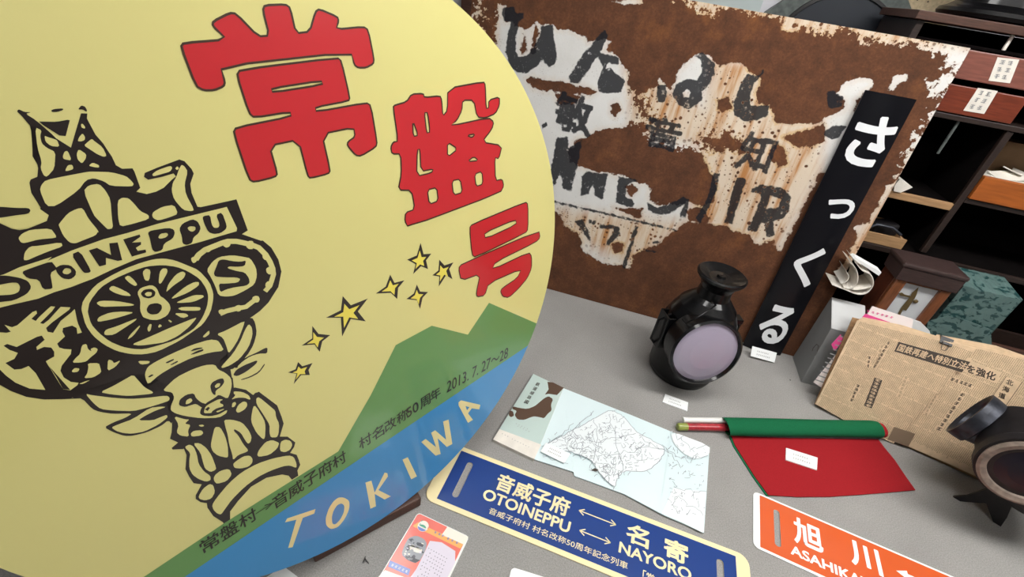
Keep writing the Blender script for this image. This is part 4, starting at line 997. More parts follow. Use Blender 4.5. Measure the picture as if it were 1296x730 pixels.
for ln in (((390,270),(470,320),(560,300),(650,280)), ((480,222),(500,300),(480,390)), ((545,185),(560,280),(600,430)), ((380,350),(450,330),(520,370),(600,360),(690,330),(765,345)), ((640,400),(700,380),(745,395)), ((660,290),(720,330),(790,360),(830,420)), ((300,350),(280,370),(330,395),(390,360)), ((560,500),(540,460),(510,400)), ((790,270),(830,310),(870,340),(945,330)), ((760,330),(810,370),(880,380),(940,370)), ((800,500),(870,510),(935,515)), ((810,530),(800,570),(820,600)), ((810,530),(860,570),(920,610)), ((370,300),(420,240),(480,190)), ((270,330),(350,290),(400,240))): maplines(S3(*ln), .0010, 5)
for _ in range(420):
    c0 = np.array(land[rng.integers(len(land))])*.6 + np.array(np.mean(land, 0))*.4 + rng.normal(size=2)*9
    d0 = rng.normal(size=2)*3.6
    if pip(c0, land) or rng.random() < .25: maplines([tuple(c0), tuple(c0+d0)], .0009, 1.2, 3)
for _ in range(110):
    c0 = np.array([rng.uniform(845, 894), rng.uniform(548, 660)])
    if pip(c0, [(800,530),(896,570),(889,665),(850,648)]): maplines([tuple(c0), tuple(c0+rng.normal(size=2)*3)], .0009, 1, 3)
mb.poly([[mp(x_)+UP*.0003 for x_ in S3((470,428),(485,420),(500,428),(488,434))]], 3)
# fold creases
mb.ribbon([mp(S3((795,270))[0])+UP*.0002, mp(S3((745,600))[0])+UP*.0002], .0012, UP, 0)
mb.build('map_sheet', [M['map_sea'], M['map_land'], M['map_line'], M['dark_print']], t)

# ------------------------------------------------------------------ caption cards
def caption(tl, tr, bl, br, label, h=.0025, base=0.0, tilt=None):
    b = MB()
    if tilt is None: q_ = [on_z(x_, base+h) for x_ in (tl, tr, br, bl)]; dn = -UP*(h-.0004); nn_ = UP
    else: q_ = [on_pl(x_, *tilt) for x_ in (tl, tr, br, bl)]; nn_ = np.array(tilt[1]); dn = -nn_*.0014
    b.slab(q_, dn, 0)
    eu, ev = q_[1]-q_[0], q_[0]-q_[3]
    for r_, n_k in ((.58, 7), (.26, 8)):
        for i in range(n_k):
            c0 = q_[3] + eu*(.22+.07*i) + ev*r_; scribble(b, c0, eu*.05, ev*.14, nn_*.0002, 1, 2)
    return tag(b.build('caption_card', [M['white_paper'], M['grey_print']]), label, 'card', None)
caption((842,498.5),(871,509),(838.5,508.5),(870,520), 'small white caption card lying on the felt between the violet-lens lantern and the map', .003)
caption((664.8,559) if 0 else (691,560),(722,574),(684,571),(714,586), 'small white caption card lying on the lower left corner of the unfolded map', .0022, .0072)
caption((995,566.5),(1035,579),(994.5,581.5),(1034,594.5), 'small white caption card lying on the red flag cloth', .003, .004)
cb = on_z((962, 458)); ca = math.radians(38)
cn = np.array([.12, -math.cos(ca), math.sin(ca)]); cn /= np.linalg.norm(cn)
cD = crop(920, 390, 8.108)
caption(cD((262,388))[0], cD((513,457))[0], cD((243,490))[0], cD((488,558))[0], 'small white caption card propped at the foot of the black pillar sign', tilt=(cb, cn))
b = MB(); FW = Flat((650,719.5), (700,735), (640,735), .003)
FW.plate(b, rrect(-.004, .16, -.07, FW.ht+.002, .008), [], 0)
tag(b.build('caption_card', [M['white_paper']]), 'white card with rounded corner cut off by the bottom edge, below the navy board', 'card')
b = MB(); b.slab([on_z(x_, .002) for x_ in ((325,738),(358.5,716),(384,735),(378,760),(330,765))], -UP*.0016, 0)
tag(b.build('paper_sheet', [M['white_paper']]), 'corner of a white paper sheet sticking out under the round yellow headmark', 'paper')
b = MB(); z_ = .0012
lam = crop(440, 600, 4.985)
b.tube([on_z(x_, z_+.0008) for x_ in lam((97,562),(105,540),(112,518))], [.0006,.0012,.0007], n=6); b.tube([on_z(x_, z_+.0008) for x_ in lam((108,528),(118,545),(134,563))], [.0009,.0012,.0006], n=6)
tag(b.build('lint_scrap', [M['black_film']]), 'tiny black forked scrap of lint on the felt in front of the wooden stand', 'scrap')
b = MB(); b.lathe([(.0015,0),(.0022,.001),(.001,.002)], on_z((1000, 481), .0004), n=8)
tag(b.build('lint_scrap', [M['black_film']]), 'tiny dark speck on the felt right of the caption card under the black sign', 'scrap')

# ------------------------------------------------------------------ laminated leaflet
FL = Flat((529, 648), (594, 679), (484, 719), .003)
LD = crop(480, 640, 8.108)
b = MB()
tl_, tr_, bl_ = FL.uv(LD((398,62))[0]), FL.uv(LD((930,312))[0]), FL.uv(LD((30,660))[0])
FL.plate(b, rrect(0, FL.w*1.0, -.10, FL.ht, .007), [], 0)
# its printed fields, and a corner glare painted among them
FL.pr(b, rrect(.0015, FL.w-.004, -.098, FL.ht-.0015, .006), 1, 1)
FL.prpx(b, LD((520,290),(830,440),(870,385),(560,250),(400,170),(350,200),(352,215)), 2, 2)
FL.prpx(b, LD((700,215),(915,320),(870,400),(640,300)), 3, 3)  # pale patch paints the white glare on the top right corner
for cx_, cy_ in ((560,265),(600,285),(635,300),(690,330),(735,350),(780,372)): scribble(b, FL.P(FL.uv(LD((cx_,cy_+15))[0]), 3), FL.eu*.0045, FL.ev*.0045, UP*.0002, 8, 3)
cc_ = FL.uv(LD((450,210))[0]); cr_ = .0105
FL.pr(b, [cc_+cr_*np.array([math.cos(2*math.pi*k_/28), math.sin(2*math.pi*k_/28)]) for k_ in range(28)], 3, 3)
FL.pr(b, [cc_+cr_*.95*np.array([math.cos(x_), math.sin(x_)]) for x_ in np.linspace(math.pi*1.15, math.pi*1.85, 12)], 8, 4)
FL.pr(b, [cc_+np.array([math.cos(x_)*cr_*.7, math.sin(x_)*cr_*.5-cr_*.28]) for x_ in np.linspace(math.pi*.05, math.pi*.95, 10)], 9, 5)
for x_, y_ in ((425,160),(405,195),(478,155),(500,190),(490,235)): scribble(b, FL.P(FL.uv(LD((x_,y_))[0]), 4), FL.eu*.0035, FL.ev*.0035, UP*.0002, 10 if x_ < 430 else 1, 3)
pc = LD((260,400),(300,330),(380,305),(460,340),(490,390),(470,470),(420,560),(370,590),(290,560),(225,500))
FL.prpx(b, pc, 4, 2, 1)
for w in (((300,345),(345,335),(330,375)), ((390,375),(460,390),(445,425),(385,405)), ((270,430),(300,400),(320,440),(290,470)), ((330,520),(360,500),(370,540),(340,555)), ((300,395),(420,430),(415,445),(298,408))): FL.prpx(b, LD(*w), 5, 3)
FL.prpx(b, LD((300,410),(340,400),(400,430),(440,450),(430,490),(380,480),(310,450)), 3, 3)
FL.prpx(b, LD((240,500),(420,560),(370,588),(290,558)), 5, 3)
for _ in range(34):
    x_, y_ = rng.uniform(245, 470), rng.uniform(330, 560); w_, h_ = rng.uniform(8, 26), rng.uniform(6, 18)
    qd = LD((x_, y_), (x_+w_, y_+w_*.45), (x_+w_-h_*.5, y_+w_*.45+h_), (x_-h_*.5, y_+h_))
    if all(pip(z_, pc) for z_ in qd): FL.prpx(b, qd, int(rng.choice([3, 4, 5, 5, 6])), 4)
FL.prpx(b, LD((520,360),(640,375),(780,465),(778,585),(700,735),(560,900),(300,760),(380,650),(450,510)), 6, 2)
for r_ in range(9):
    for q_ in range(8):
        x_, y_ = 500+q_*26-r_*14, 440+q_*15+r_*36
        if rng.random() < .75: scribble(b, FL.P(FL.uv(LD((x_, y_))[0]), 3), FL.eu*.0022, FL.ev*.0020, UP*.0002, 5, 2)
FL.prpx(b, LD((110,560),(320,650),(300,715),(90,625)), 7, 2)
FL.prpx(b, LD((60,660),(290,745),(240,900),(-60,780)), 3, 2)
for q_ in range(5): scribble(b, FL.P(FL.uv(LD((118+q_*36, 618+q_*16))[0]), 3), FL.eu*.0042, FL.ev*.0045, UP*.0002, 3, 3)
tag(b.build('leaflet', [M[x_] for x_ in ('laminate','card_red','card_orange','card_pale','photo_grey','photo_dark','card_lilac','card_blue','card_blue','card_green','card_green')]), 'laminated red and orange leaflet with a small grey train picture, left of the navy board', 'leaflet')

# ------------------------------------------------------------------ signal flags
R1 = crop(840, 490, 3.812)
t = thing('signal_flag', on_z((1060, 590)), 'red signal flag spread flat on the felt, its pole hidden in the green roll', 'flag')
b = MB()
rc = [on_z(x_, .004) for x_ in R1((325,232),(420,238),(620,245),(830,248),(1035,250),(1065,290),(1115,350),(1165,425),(1215,495),(1100,505),(950,517),(800,527),(650,528),(506,520),(440,430),(345,280))]
b.slab(rc, -UP*.0016, 0)
b.build('cloth', [M['flag_red']], t)
def cyl(p0, p1, r_, name, m, par, flat=1.0):
    b = MB(); b.tube([p0, p1], r_, n=20); return b.build(name, m, par)
pw0, pw1 = on_z(R1((93,157))[0], .022), on_z(R1((640,165))[0], .022)
b = MB(); b.lathe([(.0068,0),(.0070,.001),(.0070,.14),(.0068,.15)], pw0, pw1-pw0, n=20); b.build('pole', M['pole_white'], t)
t = thing('signal_flag', on_z((1015, 542)), 'green signal flag rolled around its red pole with a green tip', 'flag')
b = MB()
g0, g1 = on_z(R1((300,190))[0], .0215), on_z(R1((1030,203))[0], .0215)
gd = (g1-g0); gL = np.linalg.norm(gd); gd /= gL; gp = np.cross(UP, gd)
th = np.linspace(0, 2*math.pi*1.28, 60)
sp = [(.026*(1-.10*x_/6.28)*math.cos(x_-1.5), .0195*(1-.10*x_/6.28)*math.sin(x_-1.5)) for x_ in th]
inn = [(y_*.95, z_*.94) for y_, z_ in sp]
m9 = len(sp); nst = 9
rows = []
for k_ in range(nst):
    fr_ = k_/(nst-1); w_ = 1+.02*math.sin(7*fr_)
    for y_, z_ in sp: rows.append(g0+gd*gL*fr_ + gp*y_*w_ + UP*z_*w_ + gd*(-.006*(z_/.02) if k_ == 0 else 0))
b.add(rows, [(k_*m9+i, k_*m9+i+1, (k_+1)*m9+i+1, (k_+1)*m9+i) for k_ in range(nst-1) for i in range(m9-1)], 0, True)
rows2 = [q_ - (gp*(y_*.05) + UP*(z_*.06)) for q_, (y_, z_) in zip(rows, sp*nst)]
b.add(rows2, [(k_*m9+i, (k_+1)*m9+i, (k_+1)*m9+i+1, k_*m9+i+1) for k_ in range(nst-1) for i in range(m9-1)], 0, True)
for k_ in (0, nst-1):
    b.add(rows[k_*m9:(k_+1)*m9]+rows2[k_*m9:(k_+1)*m9], [(i, i+1, m9+i+1, m9+i) for i in range(m9-1)], 0)
b.slab([on_z(x_, .0022) for x_ in R1((316,236),(420,238),(640,250),(1000,256),(1040,300),(1100,350),(1000,490),(800,520),(496,524),(430,432),(335,283))], -UP*.0016, 0)
b.build('cloth', [M['flag_green']], t)
pr0, pr1 = on_z(R1((66,190))[0], .0110), on_z(R1((640,200))[0], .0140)
b = MB(); b.lathe([(.0093,.022),(.0093,.2),(.009,.21)], pr0, pr1-pr0, n=20); po = b.build('pole', M['pole_red'], t)
b = MB(); b.lathe([(.0072,0),(.0088,.002),(.0096,.006),(.0096,.024),(.0092,.026)], pr0, pr1-pr0, n=20); b.build('end_cap', M['pole_tip_green'], po)
# the red cloth's rolled end showing at the right of the roll
tr = bpy.data.objects['signal_flag']
b = MB()
th = np.linspace(.2, 2*math.pi*.98, 40)
ro = [g1+gd*(.012*(.5+.5*math.sin(x_*.5))) + gp*.0225*math.cos(x_) + UP*.0172*math.sin(x_) for x_ in th]; ri = [g1-gd*.05 + gp*.0225*math.cos(x_) + UP*.0172*math.sin(x_) for x_ in th]
b.add(ro+ri, [(i, i+1, 40+i+1, 40+i) for i in range(39)], 0, True)
roi = [g1+gd*.012*(.5+.5*math.sin(x_*.5)) + gp*.012*math.cos(x_) + UP*.008*math.sin(x_) for x_ in th]
b.add(ro+roi, [(i, i+1, 40+i+1, 40+i) for i in range(39)], 0, True)
b.build('rolled_end', [M['flag_red']], tr)

# ------------------------------------------------------------------ newspapers leaning at the right
n0, n1 = on_z((1030, 510), .013), on_z((1202, 589), .013)
NU = n1-n0; NU /= np.linalg.norm(NU); nb = np.cross(UP, NU)
NL = math.radians(21); NW = nb*math.sin(NL) + UP*math.cos(NL); NN = -nb*math.cos(NL) + UP*math.sin(NL)
def np3(px, lift=0): return on_pl(px, n0, NN) + NN*lift
def npw(px): w = on_pl(px, n0, NN) - n0; return np.array([w @ NU, w @ NW])
def nw3(q_, lift=0): return n0 + NU*q_[0] + NW*q_[1] + NN*lift
N2 = crop(1000, 360, 2.807); N3 = crop(1150, 420, 4.055)
def newssheet(outline, zones, heads, lift, label, extra):
    t = thing('newspaper', np3(outline[-1]), label, 'newspaper')
    b = MB(); b.slab([np3(x_, lift) for x_ in outline], -NN*.0012, 0)
    q_ = [npw(x_) for x_ in outline]; us_ = [x_[0] for x_ in q_]; vs2 = [x_[1] for x_ in q_]
    row_h = .042; sp_ = .0037
    vv = max(vs2)-.012
    while vv-row_h > min(vs2):
        uu = min(us_)+.004
        while uu < max(us_):
            y_ = vv; stop = vv-row_h+.005-rng.random()*.006*(rng.random() < .3)
            while y_ > stop:
                hgt = rng.uniform(.0020, .0036)
                c3 = nw3((uu+.001, y_-hgt/2)); pxc = to_px(c3)
                if pip(pxc, outline) and pip(to_px(nw3((uu-.004, y_))), outline) and not any(pip(pxc, z_) for z_ in zones):
                    w_ = rng.uniform(.0014, .0021)
                    b.add([nw3((uu, y_), lift+.0003), nw3((uu+w_, y_), lift+.0003), nw3((uu+w_, y_-hgt), lift+.0003), nw3((uu, y_-hgt), lift+.0003)], [(3, 2, 1, 0)], 2)
                y_ -= hgt + rng.uniform(.0006, .0012)
            uu += sp_
        vv -= row_h
    for z_, n_k, mi_, bg in heads:      # vertical bold headings of unreadable marks
        tp0, tp1, bt1, bt0 = [npw(x_) for x_ in z_]
        if bg is not None: b.poly([[nw3(x_, lift+.0003) for x_ in (tp0, tp1, bt1, bt0)]], bg)
        for i in range(n_k):
            f0, f1_ = (i+.12)/n_k, (i+.88)/n_k
            A_, B_ = tp0+(bt0-tp0)*f1_, tp1+(bt1-tp1)*f1_
            C_ = tp0+(bt0-tp0)*f0
            ux_ = (B_-A_); uy_ = (C_-A_)
            o3 = nw3(A_+ux_*.12); scribble(b, o3, (NU*ux_[0]+NW*ux_[1])*.76, NU*uy_[0]+NW*uy_[1], NN*(lift+.0006), mi_, 3)
    extra(b, lift)
    b.build('front_page', [M['old_paper'], M['dark_print'], M['faded_print'], M['old_paper'], M['photo_brown']], t)
    b = MB()
    for k_ in range(1, 4):
        o2 = [np3(x_, lift-.0026*k_) for x_ in outline]
        o2[0] = o2[0] + NW*.004*k_ + NU*.003*k_; o2[1] = o2[1] + NW*.005*k_
        b.slab(o2, -NN*.0016, 0)
    b.build('inner_pages', [M['old_paper']], t)
    return t
Ls = [(1085,405),(1137,418),(1236,441),(1131,561),(1085,541),(1032,511)]
Rs = [(1180,428),(1260,446),(1345,467),(1300,634),(1203,589),(1120,553)]
headbox = N2((385,203),(640,275),(610,312),(370,237))
vh1 = N2((300,330),(328,340),(290,440),(262,430)); vh2 = N2((345,197),(360,204),(305,300),(290,295)); vh3 = N2((275,250),(290,255),(283,298),(268,293))
vh4 = N2((235,350),(253,357),(225,420),(207,413)); vh5 = N2((405,320),(422,327),(395,405),(378,398)); vh6 = N2((320,210),(335,216),(310,290),(296,285))
photo = N2((370,505),(445,530),(420,575),(345,550))
def ex1(b, lf):
    b.poly([[np3(x_, lf+.0004) for x_ in headbox]], 1)
    hh = N2((391,210),(633,279),(377,234))
    letter(b, '国鉄再建へ特別立法', np3(hh[0], lf+.0008), np3(hh[1], lf+.0008), np3(hh[2], lf+.0008), 0, 3, .02)
    b.poly([[np3(x_, lf+.0004) for x_ in photo]], 4)
newssheet(Ls, [headbox, vh1, vh2, vh3, vh4, vh5, vh6, photo], [(vh1, 9, 3, 1), (vh2, 7, 1, None), (vh3, 3, 1, None), (vh4, 5, 1, None), (vh5, 6, 2, None), (vh6, 5, 2, None)], .0000, 'yellowed newspaper with a white-on-black headline, nearest of the leaning papers', ex1)
hq = N3((275,310),(306,322),(172,520),(140,508)); hq2 = N3((165,272),(182,280),(100,440),(80,432))
sub = N3((222,232),(340,272),(335,298),(215,255)); mast = N3((510,232),(592,262),(490,410),(428,352))
def ex2(b, lf):
    w3 = N3((312,168),(462,215),(300,210))
    letter(b, 'を強化', np3(w3[0], lf+.0006), np3(w3[1], lf+.0006), np3(w3[2], lf+.0006), 0, 1, .03)
    w4 = N3((224,232),(338,270),(217,252)); 
    for i in range(5): scribble(b, np3((w4[2][0]+i*5.5, w4[2][1]+i*1.9), lf+.0003), NU*.008, NW*.009, NN*.0004, 1, 3)
    mm = [npw(x_) for x_ in mast]
    b.ribbon([nw3(x_, lf+.0005) for x_ in mm], .0010, NN, 1, closed=True)
    for ch, x_, y_ in (('北',530,262),('海',510,296),('道',490,330)):
        letter(b, ch, np3(N3((x_-16,y_-18))[0], lf+.0006), np3(N3((x_+20,y_-6))[0], lf+.0006), np3(N3((x_-24,y_+10))[0], lf+.0006), 0, 1, .02)
newssheet(Rs, [hq, hq2, sub, mast, N3((285,130),(480,210),(470,270),(280,200))], [(hq, 9, 1, None), (hq2, 9, 2, None)], -.009, 'yellowed newspaper with large black headline characters, behind the worn lantern', ex2)
t = thing('backing_board', np3((1085, 541)), 'thin tan wooden board standing behind the leaning newspapers', 'board')
b = MB(); b.slab([np3(x_, -.019) for x_ in ((1081,403),(1345,466),(1300,640),(1130,564),(1031,516))], -NN*.006, 0); b.build('panel', M['tan_wood'], t)
# binder clip on the top edge
cp = npw((1196, 436)); t = thing('binder_clip', nw3(cp), 'small black binder clip on the top edge of the leaning newspapers', 'clip')
b = MB(); base = nw3(cp+np.array([0, .006]), -.012); ax_ = [NU, NW, NN]
b.slab([base+NN*z_+NW*y_-NU*.013 for y_, z_ in ((-.006,.0145),(.010,.004),(.010,-.004),(-.006,-.0145),(-.0045,-.0155),(.0118,-.0048),(.0118,.0048),(-.0045,.0155))], NU*.026, 0); b.build('clamp', M['black_clip'], t)
b = MB(); b.tube([base+NN*.0155-NU*.007+NW*.0, base+NN*.019-NU*.006-NW*.014, base+NN*.0195-NU*.004-NW*.02, base+NN*.0195+NU*.004-NW*.02, base+NN*.019+NU*.006-NW*.014, base+NN*.0155+NU*.007], .0009, n=6); b.build('wire_arm', M['clip_wire'], t)

# ------------------------------------------------------------------ grey file box, packet, paper roll
bx0, bx1 = .758*H, .858*H
t = thing('file_box', ((bx0+bx1)/2, 1.42*H, TZ), 'grey box file with a sloping pale top, standing beside the black sign', 'box')
prf = [(1.380*H, 0.0008), (1.408*H, .210*H), (1.505*H, .266*H), (1.508*H, .262*H), (1.508*H, 0.0008)]
b = MB(); b.slab([np.array([bx0, y_, TZ+z_]) for y_, z_ in prf], np.array([bx1-bx0, 0, 0]), 0); b.build('body', M['file_grey'], t)
b = MB(); sl_ = np.array([0, prf[2][0]-prf[1][0], prf[2][1]-prf[1][1]]); nl = np.array([0, -sl_[2], sl_[1]]); nl /= np.linalg.norm(nl)
o0 = np.array([bx0, prf[1][0], TZ+prf[1][1]])
b.slab([o0+nl*.0016, o0+np.array([bx1-bx0, 0, 0])+nl*.0016, o0+np.array([bx1-bx0, 0, 0])+sl_+nl*.0016, o0+sl_+nl*.0016], -nl*.0015, 0); b.build('lid', M['file_light'], t)
b = MB(); mk_ = [np.array([bx0-.0006, y_*H, TZ+z_*H]) for y_, z_ in ((1.40,.12),(1.41,.135),(1.425,.13),(1.43,.11),(1.425,.10))]
b.tube(mk_, .0009, n=6); b.build('finger_pull', M['dark_print'], t)
# white packet with pink print tucked behind the papers
t = thing('paper_packet', np3((1050, 490), -.03), 'white printed packet with a pink band, tucked behind the leaning newspapers', 'packet')
b = MB()
pk = [np3(x_, -.028) for x_ in ((1088,402),(1107,389),(1158,404),(1165,470),(1100,510),(1048,500),(1031,486))]
pk = [np3(x_, -.0265) for x_ in ((1083,424),(1093,411),(1107,389),(1160,406),(1150,470),(1046,497),(1031,487))]
b.slab(pk, -NN*.006, 0)
b.slab([np3(x_, -.0261) for x_ in N2((262,122),(275,108),(365,140),(352,155))], -NN*.0003, 1)
for i in range(6): scribble(b, np3((1099+i*6, 393+1.6*i+3), -.0261), NU*.007, NW*.006, NN*.0003, 1, 2)
b.slab([np3(x_, -.0261) for x_ in ((1054,438),(1066,425),(1070,432),(1058,447))], -NN*.0003, 1)
for i in range(11):
    x0, y0 = 1033+i*3.2, 484-i*5.6
    b.slab([np3(x_, -.0259) for x_ in ((x0, y0), (x0+14, y0+5), (x0+14.5, y0+3.6), (x0+.5, y0-1.4))], -NN*.0003, 2)
b.build('sleeve', [M['packet_paper'], M['pink_print'], M['grey_print']], t)
b = MB()
sc_ = on_y((1170, 418), 1.425*H)
q_ = [on_y(x_, 1.43*H) for x_ in ((1130,425),(1136,405),(1150,402),(1165,407),(1176,418),(1180,432))]
b.slab(q_, np.array([0, -.002, 0]), 0)
b.slab([q_[-1], q_[0], np.array([q_[0][0], 1.43*H, TZ+.001]), np.array([q_[-1][0], 1.43*H, TZ+.001])], np.array([0, -.002, 0]), 0)
tag(b.build('paper_sheet', [M['white_paper']]), 'white sheet with a curved top standing between the newspapers and the wooden clock', 'paper')
# loose roll of old paper
t = thing('paper_roll', on_y((1078, 352), 1.53*H), 'loosely rolled old paper sheets on the grey box file, beside the wooden clock', 'paper roll')
pc3 = on_y((1076, 356), 1.47*H); zt = TZ+.268*H
def curl(pts, m_):
    b = MB(); P_ = chaikin([(x_, y_, 0) for x_, y_ in pts], 0)
    p3 = [on_y(x_, 1.47*H) for x_ in pts]
    # smooth open curve
    for _ in range(2):
        o_ = [p3[0]]
        for i in range(len(p3)-1): o_ += [p3[i]*.75+p3[i+1]*.25, p3[i]*.25+p3[i+1]*.75]
        p3 = o_ + [p3[-1]]
    n = len(p3); bk_ = [x_ + np.array([.0, .07, 0]) for x_ in p3]
    ctr = np.mean(p3, 0)
    inn_ = [x_ + (ctr-x_)/np.linalg.norm(ctr-x_)*.0022 for x_ in p3]; inb = [x_ + np.array([.0, .07, 0]) for x_ in inn_]
    b.add(p3+bk_, [(i, i+1, n+i+1, n+i) for i in range(n-1)], 0, True); b.add(inn_+inb, [(i+1, i, n+i, n+i+1) for i in range(n-1)], 0, True)
    b.add(p3+inn_, [(i+1, i, n+i, n+i+1) for i in range(n-1)], 0); b.add(bk_+inb, [(i, i+1, n+i+1, n+i) for i in range(n-1)], 0)
    b.build('sheet', m_, t)
T4 = crop(1040, 320, 9.125)
curl(T4((380,95),(470,210),(560,230),(605,300),(600,390),(520,480),(400,485),(300,440),(180,395),(120,370)), M['cream_paper'])
curl(T4((330,110),(400,170),(430,270),(410,370),(340,425),(250,405)), M['cream_paper'])
curl(T4((590,385),(520,415),(430,430),(350,425)), M['cream_paper'])
curl(T4((290,225),(320,260),(310,310),(270,345),(220,355)), M['cream_paper'])
b = MB(); qq = [on_y(x_, 1.475*H) for x_ in T4((370,70),(400,60),(690,225),(660,265))]; b.slab(qq, np.array([0, .03, 0]), 0); b.build('flat_sheet', M['white_paper'], t)

# ------------------------------------------------------------------ wooden clock
cy = 1.50*H
c0, c1 = on_y((1139, 347), cy), on_y((1208, 363), cy)
cx0, cx1, cz = c0[0]-.003, c1[0], (c0[2]+c1[2])/2
dz = on_y((1147, 357), cy)[2]; dx0, dx1 = on_y((1146, 357), cy)[0], on_y((1188, 368), cy)[0]
t = thing('mantel_clock', ((cx0+cx1)/2, cy+.05, TZ), 'dark wooden clock with a white dial and a moulded top, behind the newspapers', 'clock')
b = MB(); b.box(((cx0+cx1)/2, cy+.042, (TZ+.001+cz-.012)/2), (cx1-cx0, .07, cz-.012-TZ-.001), bev=.002); b.build('case', M['clock_wood'], t)
b = MB(); zb = TZ+.04
for x_, z_, w_, h_ in (((cx0+dx0)/2, (zb+cz)/2-.006, dx0-cx0, cz-zb-.012), ((cx1+dx1)/2, (zb+cz)/2-.006, cx1-dx1, cz-zb-.012), ((dx0+dx1)/2, (dz+cz)/2-.004, dx1-dx0+.001, cz-dz-.008), ((dx0+dx1)/2, zb+.05, dx1-dx0+.001, .10)):
    b.box((x_, cy, z_), (w_, .014, h_), bev=.0025)
dr = b.build('door', M['clock_frame_wood'], t)
b = MB(); b.box(((dx0+dx1)/2, cy+.004, (dz+zb+.1)/2), (dx1-dx0, .004, dz-zb-.1)); fc_ = b.build('dial', M['dial_white'], t)
dc = crop(1090, 320, 7.3)
def dpt(p_, l_): return on_y(dc(p_)[0], cy+.002-l_)
b = MB(); b.slab([dpt(x_, .003) for x_ in ((530,318),(515,375),(500,410),(440,500),(415,535),(385,525),(360,575),(335,570),(355,535),(375,500),(430,435),(455,405),(470,370),(505,340))], np.array([0, .0012, 0]), 0)
b.slab([dpt(x_, .005) for x_ in ((345,372),(380,368),(400,385),(455,398),(470,420),(440,412),(390,402),(360,395))], np.array([0, .0012, 0]), 0); b.build('hands', M['old_brass'], fc_)
b = MB(); b.lathe([(.0001,0),(.006,.001),(.006,.003),(.003,.005)], dpt((500, 445), .001), (0, -1, 0), n=16); b.build('winding_boss', M['old_brass'], fc_)
cor0, cor1 = on_y((1130, 326), cy-.02), on_y((1214, 346), cy-.02)
b = MB(); zc = cz-.012
b.slab([np.array([cx0-.004, cy+.074, zc]), np.array([cx1+.004, cy+.074, zc]), np.array([cx1+.004, cy-.012, zc]), np.array([cx0-.004, cy-.012, zc])], UP*.001, 0)
n_l = [(cx0-.006, cy-.012, zc), (cx1+.006, cy-.012, zc), (cx1+.006, cy+.074, zc), (cx0-.006, cy+.074, zc)]
zt2 = (cor0[2]+cor1[2])/2 - .022; e_ = .007
n_u = [(cx0-e_, cy-.012, zt2), (cx1+e_, cy-.012, zt2), (cx1+e_, cy+.080, zt2), (cx0-e_, cy+.080, zt2)]
b.add(n_l+n_u, [(0,1,5,4),(1,2,6,5),(2,3,7,6),(3,0,4,7),(4,5,6,7),(3,2,1,0)], 0)
b.box(((cx0+cx1)/2, cy+.034, zt2+.007), (cx1-cx0+2*e_+.008, .098, .014), bev=.005); b.build('cornice', M['cornice_wood'], t)

# ------------------------------------------------------------------ parcel in teal paper
def teal_mat():
    m, nt, b = nodes_of('teal_wrap'); L = nt.links; N = nt.nodes.new
    tc = N('ShaderNodeTexCoord'); mp_ = N('ShaderNodeMapping'); mp_.inputs['Scale'].default_value = (1, 1, 1.5); L.new(tc.outputs['Object'], mp_.inputs[0])
    n1_ = N('ShaderNodeTexNoise'); n1_.inputs['Scale'].default_value = 42; n1_.inputs['Detail'].default_value = 5; n1_.inputs['Distortion'].default_value = .8; L.new(mp_.outputs[0], n1_.inputs['Vector'])
    r = N('ShaderNodeValToRGB'); r.color_ramp.elements[0].position = .52; r.color_ramp.elements[0].color = (.105, .175, .165, 1); r.color_ramp.elements[1].position = .57; r.color_ramp.elements[1].color = (.015, .055, .055, 1)
    L.new(n1_.outputs['Fac'], r.inputs[0]); L.new(r.outputs[0], b.inputs['Base Color'])
    n2_ = N('ShaderNodeTexNoise'); n2_.inputs['Scale'].default_value = 26; n2_.inputs['Detail'].default_value = 3; L.new(tc.outputs['Object'], n2_.inputs['Vector'])
    bp = N('ShaderNodeBump'); bp.inputs['Strength'].default_value = .5; bp.inputs['Distance'].default_value = .01; L.new(n2_.outputs['Fac'], bp.inputs['Height']); L.new(bp.outputs[0], b.inputs['Normal'])
    b.inputs['Roughness'].default_value = .35
    return m
M['teal_wrap'] = teal_mat()
py = 1.515*H
w0, w1 = on_y((1207, 357), py), on_y((1292, 381), py)
pzt = (w0[2]+w1[2])/2
t = thing('wrapped_parcel', ((w0[0]+w1[0])/2, py+.05, TZ), 'parcel wrapped in crinkled teal paper with dark print, right of the wooden clock', 'parcel')
b = MB(); x0, x1 = max(w0[0], cx1+.026), w1[0]
g_ = []; nx_, nzz = 22, 16
for k_ in range(nzz+1):
    for i in range(nx_+1):
        z_ = TZ+.001+(pzt-TZ-.001)*k_/nzz; g_.append(np.array([x0+(x1-x0)*i/nx_, py+rng.normal()*.0016, z_ + (rng.normal()*.001 if 0 < k_ else 0)]))
b.add(g_, [(k_*(nx_+1)+i, k_*(nx_+1)+i+1, (k_+1)*(nx_+1)+i+1, (k_+1)*(nx_+1)+i) for k_ in range(nzz) for i in range(nx_)], 0, True)
top_ = g_[-(nx_+1):]; bkk = [x_+np.array([0, .10, .012]) for x_ in top_]
b.add(top_+bkk, [(i, i+1, nx_+1+i+1, nx_+1+i) for i in range(nx_)], 0, True)
b.add([g_[0], g_[nzz*(nx_+1)], bkk[0], g_[0]+np.array([0, .1, 0]), g_[nx_], g_[-1], bkk[-1], g_[nx_]+np.array([0, .1, 0])], [(0,1,2,3), (7,6,5,4), (3,2,6,7), (0,3,7,4)], 0)
b.build('wrapping', M['teal_wrap'], t)
b = MB(); fl = [np.maximum(on_y(x_, py-.012), (cx1+.004, -9, -9)) for x_ in ((1172,406),(1200,400),(1228,407),(1254,417),(1256,446),(1215,450),(1170,430))]; b.slab(fl, np.array([0, .002, 0]), 0); b.build('loose_flap', M['teal_wrap'], t)

